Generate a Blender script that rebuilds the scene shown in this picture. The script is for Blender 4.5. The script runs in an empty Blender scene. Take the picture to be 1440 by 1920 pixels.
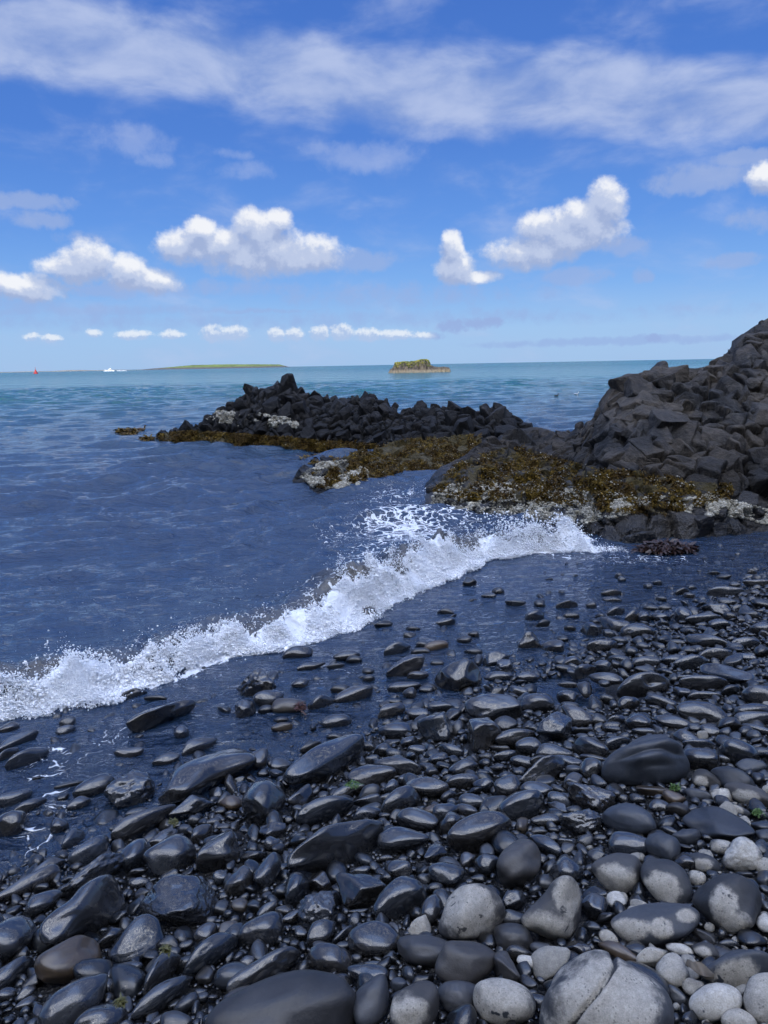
EXPOSURE = 0.0
SUN_W = 3.0
SKY_W = 0.1
HILL_H = 63.0
# world colours are multiplied by SKY_W: a value of 10 is display white
def S(r, g, b, k=1.0):
    f = lambda c: ((c / 255 + 0.055) / 1.055) ** 2.4 if c > 10 else c / 255 / 12.92
    return (f(r) * 10 * k, f(g) * 10 * k, f(b) * 10 * k)
SKY = [(0.0, S(160, 196, 238)), (0.035, S(155, 195, 241)), (0.08, S(122, 174, 240)), (0.14, S(94, 149, 230)), (0.22, S(76, 128, 215)), (0.34, S(66, 114, 202)), (0.41, S(76, 124, 212, 1.1)), (0.55, S(72, 120, 208, 0.95)), (0.75, S(80, 128, 216, 1.05)), (0.9, S(95, 142, 226, 1.6)), (1.0, S(125, 166, 240, 3.0))]  # the top stops, out of frame, are brightened to lift the foreground
CL_DARK = S(164, 180, 216); CL_MID = S(192, 204, 231); CL_LIT = S(248, 249, 252)
BAND_D = S(138, 163, 216); BAND_L = S(186, 200, 234)
GREY_LOW = S(150, 176, 226); GREY_HI = S(164, 182, 222)
FILL_CLOUD_D = S(130, 170, 240, 2.0); FILL_CLOUD_L = S(246, 246, 248, 13)  # bright unseen clouds behind the camera, added to light the foreground
SEA_NEAR = (0.021, 0.042, 0.082)
SEA_FAR_A = (0.010, 0.092, 0.090)
SEA_FAR_B = (0.014, 0.135, 0.122)
import bpy, bmesh, math, random
import numpy as np
from mathutils import Vector, Matrix
from mathutils.bvhtree import BVHTree

random.seed(5)
rng = np.random.default_rng(11)
SC = bpy.context.scene
COL = SC.collection
PI = math.pi
R = math.radians

# ------------------------------------------------------------------ camera
FPX, CXP, CYP = 1443.0, 720.0, 960.0
CAM = np.array([0.0, 0.0, 2.05])
PITCH, ROLL = R(10.82), R(1.05)
_f = np.array([0, math.cos(PITCH), -math.sin(PITCH)])
_r0 = np.array([1.0, 0, 0])
_u0 = np.cross(_r0, _f)
CR = math.cos(ROLL) * _r0 - math.sin(ROLL) * _u0
CU = math.sin(ROLL) * _r0 + math.cos(ROLL) * _u0
CF = _f

def ray(px, py):
    d = CF + (px - CXP) / FPX * CR - (py - CYP) / FPX * CU
    return d / np.linalg.norm(d)

def project(P):
    q = np.asarray(P) - CAM
    z = q @ CF
    z = np.where(np.abs(z) < 1e-6, 1e-6, z)
    return CXP + FPX * (q @ CR) / z, CYP - FPX * (q @ CU) / z, z

def make_camera():
    cam = bpy.data.cameras.new("camera")
    o = bpy.data.objects.new("camera", cam)
    COL.objects.link(o)
    m = Matrix(((CR[0], CU[0], -CF[0], CAM[0]), (CR[1], CU[1], -CF[1], CAM[1]), (CR[2], CU[2], -CF[2], CAM[2]), (0, 0, 0, 1)))
    o.matrix_world = m
    cam.sensor_fit = 'VERTICAL'
    cam.sensor_height = 36.0
    cam.sensor_width = 27.0
    cam.lens = FPX / 1920.0 * 36.0
    cam.clip_start = 0.05
    cam.clip_end = 60000
    SC.camera = o
make_camera()

# ------------------------------------------------------------------ beach plane, shoreline frame
P0 = np.array([-1.57, 2.81])
NUP = np.array([0.63, -0.777]); NUP = NUP / np.linalg.norm(NUP)
SLOPE = 0.14
def sdist(x, y):
    return (x - P0[0]) * NUP[0] + (y - P0[1]) * NUP[1]
def beach_z(x, y):
    return SLOPE * sdist(x, y)

def hit_plane(d, off=0.0):
    """ray from the camera to the beach or the water, whichever comes first; off lifts both"""
    # z = SLOPE*s(x,y)+off
    den = d[2] - SLOPE * (d[0] * NUP[0] + d[1] * NUP[1])
    num = SLOPE * sdist(CAM[0], CAM[1]) + off - CAM[2]
    tb = num / den if abs(den) > 1e-9 else 1e9
    if tb <= 0: tb = 1e9
    tw = (off - CAM[2]) / d[2] if d[2] < -1e-9 else 1e9
    return min(tb, tw)

def on_water(px, py, z=0.0):
    d = ray(px, py)
    t = (z - CAM[2]) / d[2]
    return CAM + d * t

# ------------------------------------------------------------------ noise (numpy)
def _hash(ix, iy, iz, seed):
    h = (ix.astype(np.int64) * 374761393 + iy.astype(np.int64) * 668265263 + iz.astype(np.int64) * 2147483647 + seed * 974711) & 0xFFFFFFFF
    h = ((h ^ (h >> 13)) * 1274126177) & 0xFFFFFFFF
    h = ((h ^ (h >> 16)) * 2246822519) & 0xFFFFFFFF
    return ((h ^ (h >> 15)) & 0xFFFFFF) / float(0xFFFFFF)

def vnoise(P, seed=0):
    P = np.asarray(P, float)
    i = np.floor(P); f = P - i
    f = f * f * f * (f * (f * 6 - 15) + 10)
    i = i.astype(np.int64)
    out = 0
    for dx in (0, 1):
        wx = f[:, 0] if dx else 1 - f[:, 0]
        for dy in (0, 1):
            wy = f[:, 1] if dy else 1 - f[:, 1]
            for dz in (0, 1):
                wz = f[:, 2] if dz else 1 - f[:, 2]
                out = out + wx * wy * wz * _hash(i[:, 0] + dx, i[:, 1] + dy, i[:, 2] + dz, seed)
    return out * 2 - 1

def fbm(P, seed=0, oct=4, gain=0.5):
    P = np.asarray(P, float)
    a, s, out = 1.0, 1.0, 0
    for k in range(oct):
        out = out + a * vnoise(P * s + 17.3 * k, seed + k)
        a *= gain; s *= 2.03
    return out

def sstep(a, b, x):
    t = np.clip((x - a) / (b - a), 0, 1)
    return t * t * (3 - 2 * t)

# ------------------------------------------------------------------ meshes
def mesh_np(name, V, F, smooth=True, attrs=None, mat=None):
    """F: a list of int arrays, each n x k"""
    me = bpy.data.meshes.new(name)
    if not isinstance(F, list): F = [F]
    F = [np.asarray(f, np.int32) for f in F if len(f)]
    V = np.asarray(V, np.float32)
    me.vertices.add(len(V)); me.vertices.foreach_set("co", V.ravel())
    loops = np.concatenate([f.ravel() for f in F])
    starts, c = [], 0
    for f in F:
        starts.append(c + np.arange(len(f)) * f.shape[1]); c += f.size
    starts = np.concatenate(starts).astype(np.int32)
    me.loops.add(len(loops)); me.loops.foreach_set("vertex_index", loops)
    me.polygons.add(len(starts)); me.polygons.foreach_set("loop_start", starts)
    if smooth is not None:
        me.polygons.foreach_set("use_smooth", np.full(len(starts), bool(smooth)))
    me.update(calc_edges=True)
    for k, v in (attrs or {}).items():
        a = me.attributes.new(k, 'FLOAT', 'POINT')
        a.data.foreach_set("value", np.asarray(v, np.float32))
    if mat: me.materials.append(mat)
    return me

def obj(name, me, loc=(0, 0, 0), parent=None, **props):
    o = bpy.data.objects.new(name, me)
    COL.objects.link(o)
    o.location = loc
    if parent is not None: o.parent = parent
    for k, v in props.items(): o[k] = v
    return o

def empty(name, loc, **props):
    return obj(name, None, loc, **props)

_ico = {}
def ico(k):
    if k not in _ico:
        bm = bmesh.new(); bmesh.ops.create_icosphere(bm, subdivisions=k, radius=1.0)
        bm.verts.ensure_lookup_table()
        V = np.array([v.co[:] for v in bm.verts]); F = np.array([[v.index for v in f.verts] for f in bm.faces])
        bm.free()
        V /= np.linalg.norm(V, axis=1)[:, None]
        _ico[k] = (V, F)
    return _ico[k]

class Pile:
    """many shapes collected into one mesh"""
    def __init__(s): s.V, s.F, s.n, s.A = [], [], 0, {}
    def add(s, V, F, **a):
        s.V.append(V); s.F.append(np.asarray(F) + s.n); s.n += len(V)
        for k, v in a.items(): s.A.setdefault(k, []).append(np.broadcast_to(np.asarray(v, float), (len(V),)))
    def mesh(s, name, mat, smooth=True):
        by = {}
        for f in s.F: by.setdefault(f.shape[1], []).append(f)
        return mesh_np(name, np.concatenate(s.V), [np.concatenate(v) for v in by.values()], smooth, {k: np.concatenate(v) for k, v in s.A.items()}, mat)

def scatter_shape(SV, SF, C, M):
    """copies of one shape: C n x 3 centres, M n x 3 x 3"""
    V = np.einsum('nij,vj->nvi', M, SV) + C[:, None, :]
    n, v = len(C), len(SV)
    F = (SF[None] + (np.arange(n) * v)[:, None, None]).reshape(-1, SF.shape[1])
    return V.reshape(-1, 3), F

def rand_rot(n):
    q = rng.normal(size=(n, 4)); q /= np.linalg.norm(q, axis=1)[:, None]
    w, x, y, z = q.T
    return np.stack([1 - 2 * (y*y + z*z), 2 * (x*y - z*w), 2 * (x*z + y*w), 2 * (x*y + z*w), 1 - 2 * (x*x + z*z), 2 * (y*z - x*w),
                     2 * (x*z - y*w), 2 * (y*z + x*w), 1 - 2 * (x*x + y*y)], 1).reshape(-1, 3, 3)

def fib(n):
    i = np.arange(n) + .5
    ph = np.arccos(1 - 2 * i / n); th = PI * (1 + 5 ** .5) * i
    return np.stack([np.cos(th) * np.sin(ph), np.sin(th) * np.sin(ph), np.cos(ph)], 1)

def stone_unit(k, seed, p=8.0, n=16, var=0.28, rough=0.0):
    """a rounded polyhedron inside the unit box: soft cut of random planes"""
    D, F = ico(k)
    r = np.random.default_rng(seed)
    N = fib(n) + r.normal(size=(n, 3)) * 0.28
    N /= np.linalg.norm(N, axis=1)[:, None]
    h = 1 - r.random(n) * var
    a = np.maximum(D @ N.T, 0) / h
    rad = (a ** p).sum(1) ** (-1.0 / p)
    rad = rad * (1 + 0.05 * fbm(D * 1.3 + seed % 97, seed % 50, 2))
    if rough: rad = rad * (1 + rough * fbm(D * 2.6 + seed % 31, seed % 41, 4, 0.55) - 0.8 * rough * np.abs(vnoise(D * 4.1, seed % 77)))
    V = D * rad[:, None]
    mn, mx = V.min(0), V.max(0)
    V = (V - (mn + mx) / 2) / ((mx - mn) / 2)
    # a box of +-1 is a little more than the ellipse
    return V, F

def in_poly(x, y, poly):
    x = np.asarray(x, float); y = np.asarray(y, float)
    c = np.zeros(x.shape, bool); n = len(poly)
    for i in range(n):
        x1, y1 = poly[i]; x2, y2 = poly[(i + 1) % n]
        if y1 == y2: continue
        cond = ((y1 > y) != (y2 > y)) & (x < (x2 - x1) * (y - y1) / (y2 - y1) + x1)
        c ^= cond
    return c

# ------------------------------------------------------------------ node helpers
class NT:
    def __init__(s, tree): s.t = tree; s.n = tree.nodes; s.l = tree.links
    def node(s, ty, **kw):
        n = s.n.new(ty)
        ins = kw.pop('ins', {})
        for k, v in kw.items(): setattr(n, k, v)
        for k, v in ins.items(): s.set(n.inputs[k], v)
        return n
    def set(s, inp, v):
        if isinstance(v, bpy.types.NodeSocket): s.l.new(v, inp)
        else: inp.default_value = v
    def math(s, op, a, b=0.0, c=None, clamp=False):
        n = s.n.new('ShaderNodeMath'); n.operation = op; n.use_clamp = clamp
        s.set(n.inputs[0], a); s.set(n.inputs[1], b)
        if c is not None: s.set(n.inputs[2], c)
        return n.outputs[0]
    def vmath(s, op, a, b=(0, 0, 0), out=0):
        n = s.n.new('ShaderNodeVectorMath'); n.operation = op
        s.set(n.inputs[0], a)
        if op == 'SCALE': s.set(n.inputs[3], b)
        elif op != 'LENGTH' and op != 'NORMALIZE': s.set(n.inputs[1], b)
        return n.outputs['Value'] if op in ('LENGTH', 'DOT_PRODUCT', 'DISTANCE') else n.outputs[0]
    def noise(s, vec, scale, detail=4.0, rough=0.55, dist=0.0, lac=2.0, out='Fac'):
        n = s.n.new('ShaderNodeTexNoise')
        if vec is not None: s.set(n.inputs['Vector'], vec)
        s.set(n.inputs['Scale'], scale); n.inputs['Detail'].default_value = detail
        n.inputs['Roughness'].default_value = rough; n.inputs['Distortion'].default_value = dist
        n.inputs['Lacunarity'].default_value = lac
        return n.outputs[out]
    def ss(s, v, a, b, lo=0.0, hi=1.0):
        n = s.n.new('ShaderNodeMapRange'); n.interpolation_type = 'SMOOTHSTEP'
        s.set(n.inputs['Value'], v)
        for k, x in (('From Min', a), ('From Max', b), ('To Min', lo), ('To Max', hi)): s.set(n.inputs[k], x)
        return n.outputs[0]
    def lin(s, v, a, b, lo=0.0, hi=1.0):
        n = s.n.new('ShaderNodeMapRange')
        s.set(n.inputs['Value'], v)
        for k, x in (('From Min', a), ('From Max', b), ('To Min', lo), ('To Max', hi)): s.set(n.inputs[k], x)
        return n.outputs[0]
    def mix(s, f, a, b, blend='MIX'):
        n = s.n.new('ShaderNodeMix'); n.data_type = 'RGBA'; n.blend_type = blend
        s.set(n.inputs[0], f)
        for i, v in ((6, a), (7, b)):
            if isinstance(v, (tuple, list)): v = tuple(v) + (1,) if len(v) == 3 else tuple(v)
            s.set(n.inputs[i], v)
        return n.outputs[2]
    def attr(s, name, out='Fac', ty='GEOMETRY'):
        n = s.n.new('ShaderNodeAttribute'); n.attribute_name = name; n.attribute_type = ty
        return n.outputs[out]
    def bump(s, h, strength=0.3, dist=0.01, normal=None):
        n = s.n.new('ShaderNodeBump'); s.set(n.inputs['Strength'], strength); s.set(n.inputs['Distance'], dist)
        s.set(n.inputs['Height'], h)
        if normal is not None: s.set(n.inputs['Normal'], normal)
        return n.outputs[0]

def new_mat(name):
    m = bpy.data.materials.new(name); m.use_nodes = True
    t = NT(m.node_tree)
    b = t.n.get('Principled BSDF')
    return m, t, b
# ------------------------------------------------------------------ render settings, light
SC.render.engine = 'CYCLES'
SC.cycles.use_denoising = True
SC.cycles.max_bounces = 6
SC.cycles.diffuse_bounces = 3
SC.cycles.glossy_bounces = 3
SC.cycles.transparent_max_bounces = 12
SC.cycles.caustics_reflective = False
SC.cycles.caustics_refractive = False
SC.view_settings.view_transform = 'Standard'
SC.view_settings.look = 'None'
SC.view_settings.exposure = EXPOSURE
SC.view_settings.gamma = 1.0

SUN_EL, SUN_AZ = R(22), R(188)          # azimuth clockwise from +Y: the sun stands behind the camera
sd = np.array([math.sin(SUN_AZ) * math.cos(SUN_EL), math.cos(SUN_AZ) * math.cos(SUN_EL), math.sin(SUN_EL)])
lamp = bpy.data.lights.new("sun", 'SUN'); lamp.energy = SUN_W; lamp.angle = R(0.53); lamp.color = (1.0, 0.93, 0.82)
lo = bpy.data.objects.new("sun", lamp); COL.objects.link(lo)
lo.location = (0, -40, 90)
lo.rotation_euler = Vector(-sd).to_track_quat('-Z', 'Y').to_euler()

def px_dir(px, py):
    d = ray(px, py)
    return math.atan2(d[0], d[1]), math.asin(d[2])

def build_world():
    w = bpy.data.worlds.new("World"); SC.world = w; w.use_nodes = True
    t = NT(w.node_tree)
    bg = t.n.get('Background')
    sky = t.node('ShaderNodeTexSky', sky_type='NISHITA', sun_disc=False, sun_elevation=SUN_EL, sun_rotation=SUN_AZ,
                 altitude=0.0, air_density=1.0, dust_density=0.6, ozone_density=1.6)
    tc = t.node('ShaderNodeTexCoord')
    d = t.vmath('NORMALIZE', tc.outputs['Generated'])
    sep = t.node('ShaderNodeSeparateXYZ', ins={0: d})
    az = t.math('ARCTAN2', sep.outputs[0], sep.outputs[1])
    el = t.math('ARCSINE', sep.outputs[2])
    p = t.node('ShaderNodeCombineXYZ', ins={0: az, 1: el, 2: 0.0}).outputs[0]

    # grade the clear sky: pale at the horizon, deeper blue above, unseen top brightened as fill
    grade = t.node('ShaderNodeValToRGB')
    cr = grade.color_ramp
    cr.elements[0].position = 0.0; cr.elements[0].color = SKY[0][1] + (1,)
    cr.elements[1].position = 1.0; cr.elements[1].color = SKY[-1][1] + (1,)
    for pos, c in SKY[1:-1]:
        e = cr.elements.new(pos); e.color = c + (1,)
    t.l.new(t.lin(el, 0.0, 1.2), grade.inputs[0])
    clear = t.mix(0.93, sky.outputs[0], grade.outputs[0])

    def field(puffs, name, sc=1.0):
        g = bpy.data.node_groups.new(name, 'ShaderNodeTree')
        g.interface.new_socket('P', in_out='INPUT', socket_type='NodeSocketVector')
        g.interface.new_socket('D', in_out='OUTPUT', socket_type='NodeSocketFloat')
        q = NT(g)
        gi = q.node('NodeGroupInput'); go = q.node('NodeGroupOutput')
        v0 = gi.outputs[0]
        n1 = q.noise(v0, 45.0 * sc, 4.0, 0.6, out='Color')
        off = q.vmath('SCALE', q.vmath('SUBTRACT', n1, (0.5, 0.5, 0.5)), 0.013 / sc)
        v = q.vmath('ADD', v0, off)
        acc = None
        for (cx, cy, rx, ry, wgt) in puffs:
            a, e = px_dir(cx, cy)
            a2, _ = px_dir(cx + rx, cy); _, e2 = px_dir(cx, cy - ry)
            ra, re = abs(a2 - a), abs(e2 - e)
            u = q.vmath('MULTIPLY', q.vmath('SUBTRACT', v, (a, e, 0)), (1 / ra, 1 / re, 0))
            m = q.math('MULTIPLY_ADD', q.vmath('DOT_PRODUCT', u, u), -wgt, wgt)
            acc = m if acc is None else q.math('SMOOTH_MAX', acc, m, 0.25)
        acc = q.math('MAXIMUM', acc, -1.5)
        n2 = q.noise(v0, 40.0 * sc, 9.0, 0.62)
        dens = q.math('ADD', acc, q.math('MULTIPLY_ADD', n2, 2.6, -1.2))
        q.l.new(dens, go.inputs[0])
        return g
    def use(g, vec):
        n = t.n.new('ShaderNodeGroup'); n.node_tree = g; t.set(n.inputs[0], vec); return n.outputs[0]

    white = [(165,485,50,34,1),(150,503,70,26,1),(237,503,36,26,1),(270,525,66,22,.9),(40,538,80,24,.9),
             (345,462,50,32,1),(375,432,30,24,1),(425,458,50,30,1),(485,432,48,38,1),(522,412,26,22,1),(490,475,105,42,1),(570,478,70,34,.9),
             (846,470,20,36,1),(856,502,36,28,1),(890,520,44,13,.8),
             (1136,380,38,42,1),(1100,412,56,38,1),(1042,425,66,36,1),(1000,472,78,30,.9),(1085,442,84,30,1),
             (1434,335,34,28,1),
             ]
    low = [(250,628,34,10,1),(322,627,24,9,1),(400,626,24,17,1),(440,625,26,15,1),(518,628,18,14,1),(552,627,18,13,1),(600,625,20,14,1),(640,624,26,16,1),(690,628,30,13,1),(740,628,40,10,1),(800,630,30,8,.8),(95,634,20,8,.8),(175,624,16,8,.9),(1226,634,16,8,.8),(60,632,16,7,.7),(850,612,34,12,.8),(900,606,40,11,.8),(930,604,16,8,.8)]
    gF = field(white, 'cumulus')
    D0 = use(gF, p)
    lightdir = t.vmath('ADD', p, (0.003, 0.016, 0))
    D1 = use(gF, lightdir)
    cov = t.math('MULTIPLY', t.ss(D0, -0.7, 0.7), 0.93)
    dl = t.math('SUBTRACT', D0, D1)
    ccol = t.mix(t.ss(dl, 0.4, 1.65), t.mix(t.ss(dl, -0.5, 0.35), CL_DARK, CL_MID), CL_LIT)
    gL = field(low, 'horizon_cumulus', 3.0)
    L0 = use(gL, p); L1 = use(gL, t.vmath('ADD', p, (0.001, 0.006, 0)))
    lcov = t.math('MULTIPLY', t.ss(L0, -0.4, 0.8), 0.82)
    lcol = t.mix(t.ss(t.math('SUBTRACT', L0, L1), 0.0, 1.3), S(178, 198, 232), S(236, 242, 250))
    lcol = t.mix(t.ss(az, 0.055, 0.075), lcol, S(152, 176, 224))
    # thin grey wisps and stripes
    grey = [(668,490,80,24,1.1),(1172,462,54,20,1.1),(1075,517,70,18,1),(1206,516,22,18,1),(1320,334,120,30,1),(1390,297,70,18,1),(1380,489,56,17,.9),
            (60,378,80,18,1),(75,412,60,18,1),(1150,640,300,9,.9),(130,582,360,11,.55),(470,583,140,5,.6),
            (420,541,170,14,.45),(760,552,240,22,.4),(210,545,80,16,1),(20,570,120,12,.6),(600,600,700,14,.3),(1420,415,60,20,.5),(150,450,40,14,.5)]
    gG = field(grey, 'wisps')
    G0 = use(gG, p)
    gcov = t.math('MULTIPLY', t.ss(G0, -0.25, 0.9), 0.62)
    gC = field([(250,262,85,36,1),(290,300,40,18,1),(690,295,110,34,1),(800,255,50,18,.9),(620,280,60,18,.8),(460,320,60,20,.7),(440,290,40,12,.7)], 'cirrus')
    ccov = t.math('MULTIPLY', t.ss(use(gC, t.vmath('MULTIPLY', p, (1, 1, 1))), -0.2, 1.3), 0.34)
    # the long soft band of cloud across the top, plus unseen bright clouds added behind as fill
    a0, e0 = px_dir(0, 45); a1, e1 = px_dir(1440, 175)
    k = (e1 - e0) / (a1 - a0)
    line = t.math('MULTIPLY_ADD', az, k, e0 - k * a0)
    warp = t.noise(p, 5.0, 3.0, 0.5)
    dist = t.math('ADD', t.math('SUBTRACT', el, line), t.math('MULTIPLY_ADD', warp, 0.07, -0.035))
    band = t.math('SUBTRACT', 1.0, t.math('POWER', t.math('DIVIDE', t.math('ABSOLUTE', dist), 0.052), 2.0))
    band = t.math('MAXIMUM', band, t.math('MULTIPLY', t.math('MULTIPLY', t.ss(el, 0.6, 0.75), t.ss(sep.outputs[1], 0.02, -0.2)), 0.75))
    sv = t.vmath('MULTIPLY', p, (1.0, 2.2, 1))
    nb = t.noise(sv, 9.0, 7.0, 0.55, 0.25)
    bd = t.math('ADD', t.math('MAXIMUM', band, -1.5), t.math('MULTIPLY_ADD', nb, 2.0, -1.0))
    bcov = t.math('MULTIPLY', t.ss(bd, -0.15, 1.05), 0.88)
    bcol = t.mix(t.ss(nb, 0.3, 0.7), BAND_D, BAND_L)
    bcol = t.mix(t.ss(el, 0.55, 0.65), bcol, t.mix(t.ss(nb, 0.46, 0.66), FILL_CLOUD_D, FILL_CLOUD_L))
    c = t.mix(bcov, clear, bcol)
    c = t.mix(ccov, c, BAND_L)
    c = t.mix(gcov, c, t.mix(t.ss(el, 0.0, 0.25), GREY_LOW, GREY_HI))
    c = t.mix(lcov, c, lcol)
    c = t.mix(cov, c, ccol)
    # clouds only above the horizon
    c = t.mix(t.ss(el, -0.004, 0.004), clear, c)
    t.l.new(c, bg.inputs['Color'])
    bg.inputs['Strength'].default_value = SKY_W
    w.cycles.sampling_method = 'MANUAL'; w.cycles.sample_map_resolution = 512
build_world()
# ------------------------------------------------------------------ materials
def stone_material(name, wet, dry, rough=(0.2, 0.42), coat=0.5, speck=0.0, var=0.35, island=False):
    m, t, b = new_mat(name)
    tc = t.node('ShaderNodeTexCoord'); oi = t.node('ShaderNodeObjectInfo')
    geo = t.node('ShaderNodeNewGeometry')
    P = tc.outputs['Object']
    rnd = geo.outputs['Random Per Island'] if island else oi.outputs['Random']
    off = t.vmath('ADD', P, t.node('ShaderNodeCombineXYZ', ins={0: t.math('MULTIPLY', rnd, 37.0), 1: t.math('MULTIPLY', rnd, 91.0), 2: 0.0}).outputs[0])
    n1 = t.noise(off, 9.0, 5.0, 0.6)
    n2 = t.noise(off, 60.0, 5.0, 0.65)
    n3 = t.noise(off, 260.0, 2.0, 0.6)
    # wet stone: dark, with faint tonal and hue drift from stone to stone
    hue = t.math('FRACT', t.math('MULTIPLY', rnd, 7.13))
    wcol = t.mix(hue, tuple(c * k for c, k in zip(wet, (1.12, 1.0, 0.86))), tuple(c * k for c, k in zip(wet, (0.88, 1.0, 1.16))))
    val = t.math('MULTIPLY_ADD', rnd, 2 * var, 1 - var)
    val = t.math('MULTIPLY', val, t.lin(n1, 0.3, 0.7, 0.75, 1.3))
    val = t.math('MULTIPLY', val, t.lin(n2, 0.3, 0.7, 0.85, 1.15))
    wcol = t.vmath('SCALE', wcol, val)
    # dry stone: pale grey, grainy, speckled
    grain = t.math('MULTIPLY', t.lin(n2, 0.25, 0.75, 0.72, 1.22), t.lin(n3, 0.3, 0.7, 0.8, 1.15))
    dcol = t.vmath('SCALE', dry, grain)
    if speck:
        vor = t.node('ShaderNodeTexVoronoi', ins={0: off, 'Scale': 95.0})
        sp = t.math('MULTIPLY', t.ss(vor.outputs['Distance'], 0.34, 0.16), t.ss(t.noise(off, 30.0, 2.0), 0.42, 0.6))
        dcol = t.mix(t.math('MULTIPLY', sp, speck), dcol, tuple(c * 0.35 for c in dry))
    at = t.attr('dry')
    e = t.math('ADD', at, t.math('ADD', t.math('MULTIPLY_ADD', t.noise(off, 7.0, 6.0, 0.62), 2.2, -1.1), t.math('MULTIPLY_ADD', t.noise(off, 30.0, 4.0, 0.6), 0.5, -0.25)))
    spots = t.ss(t.noise(off, 22.0, 3.0, 0.5, 0.4), 0.70, 0.66)
    f = t.math('MULTIPLY', t.ss(e, 0.24, 0.70), spots)
    f = t.math('MULTIPLY', f, t.ss(at, 0.02, 0.1))
    col = t.mix(f, wcol, dcol)
    t.set(b.inputs['Base Color'], col)
    rw = t.lin(n1, 0.3, 0.7, rough[0], rough[1])
    t.set(b.inputs['Roughness'], t.mix(f, rw, (0.85, 0.85, 0.85)))
    b.inputs['IOR'].default_value = 1.5
    t.set(b.inputs['Specular IOR Level'], t.mix(f, (0.5, 0.5, 0.5), (0.25, 0.25, 0.25)))
    t.set(b.inputs['Coat Weight'], t.math('MULTIPLY', t.math('SUBTRACT', 1.0, f), coat))
    b.inputs['Coat Roughness'].default_value = 0.065
    h = t.math('ADD', t.math('MULTIPLY', n1, 0.6), t.math('ADD', t.math('MULTIPLY', n2, 0.22), t.math('MULTIPLY', n3, 0.05)))
    t.set(b.inputs['Normal'], t.bump(h, 0.4, 0.012))
    return m

M_WET = stone_material('wet_basalt', (0.0165, 0.017, 0.0185), (0.30, 0.28, 0.245), rough=(0.16, 0.32), coat=1.0)
M_MID = stone_material('damp_basalt', (0.034, 0.035, 0.038), (0.27, 0.25, 0.22), rough=(0.34, 0.5), coat=0.0)
M_PALE = stone_material('pale_basalt', (0.036, 0.037, 0.040), (0.34, 0.315, 0.27), rough=(0.5, 0.7), coat=0.0, speck=0.7)
M_WHITE = stone_material('white_stone', (0.10, 0.10, 0.098), (0.44, 0.415, 0.365), rough=(0.5, 0.7), coat=0.0, speck=0.2)
M_BROWN = stone_material('brown_stone', (0.05, 0.038, 0.026), (0.22, 0.18, 0.14), rough=(0.3, 0.5))
M_RED = stone_material('red_stone', (0.13, 0.06, 0.05), (0.22, 0.18, 0.14), rough=(0.35, 0.55))
M_PEB = stone_material('pebble_mix', (0.012, 0.0125, 0.0135), (0.25, 0.235, 0.205), rough=(0.18, 0.4), var=0.75, island=True)

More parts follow.
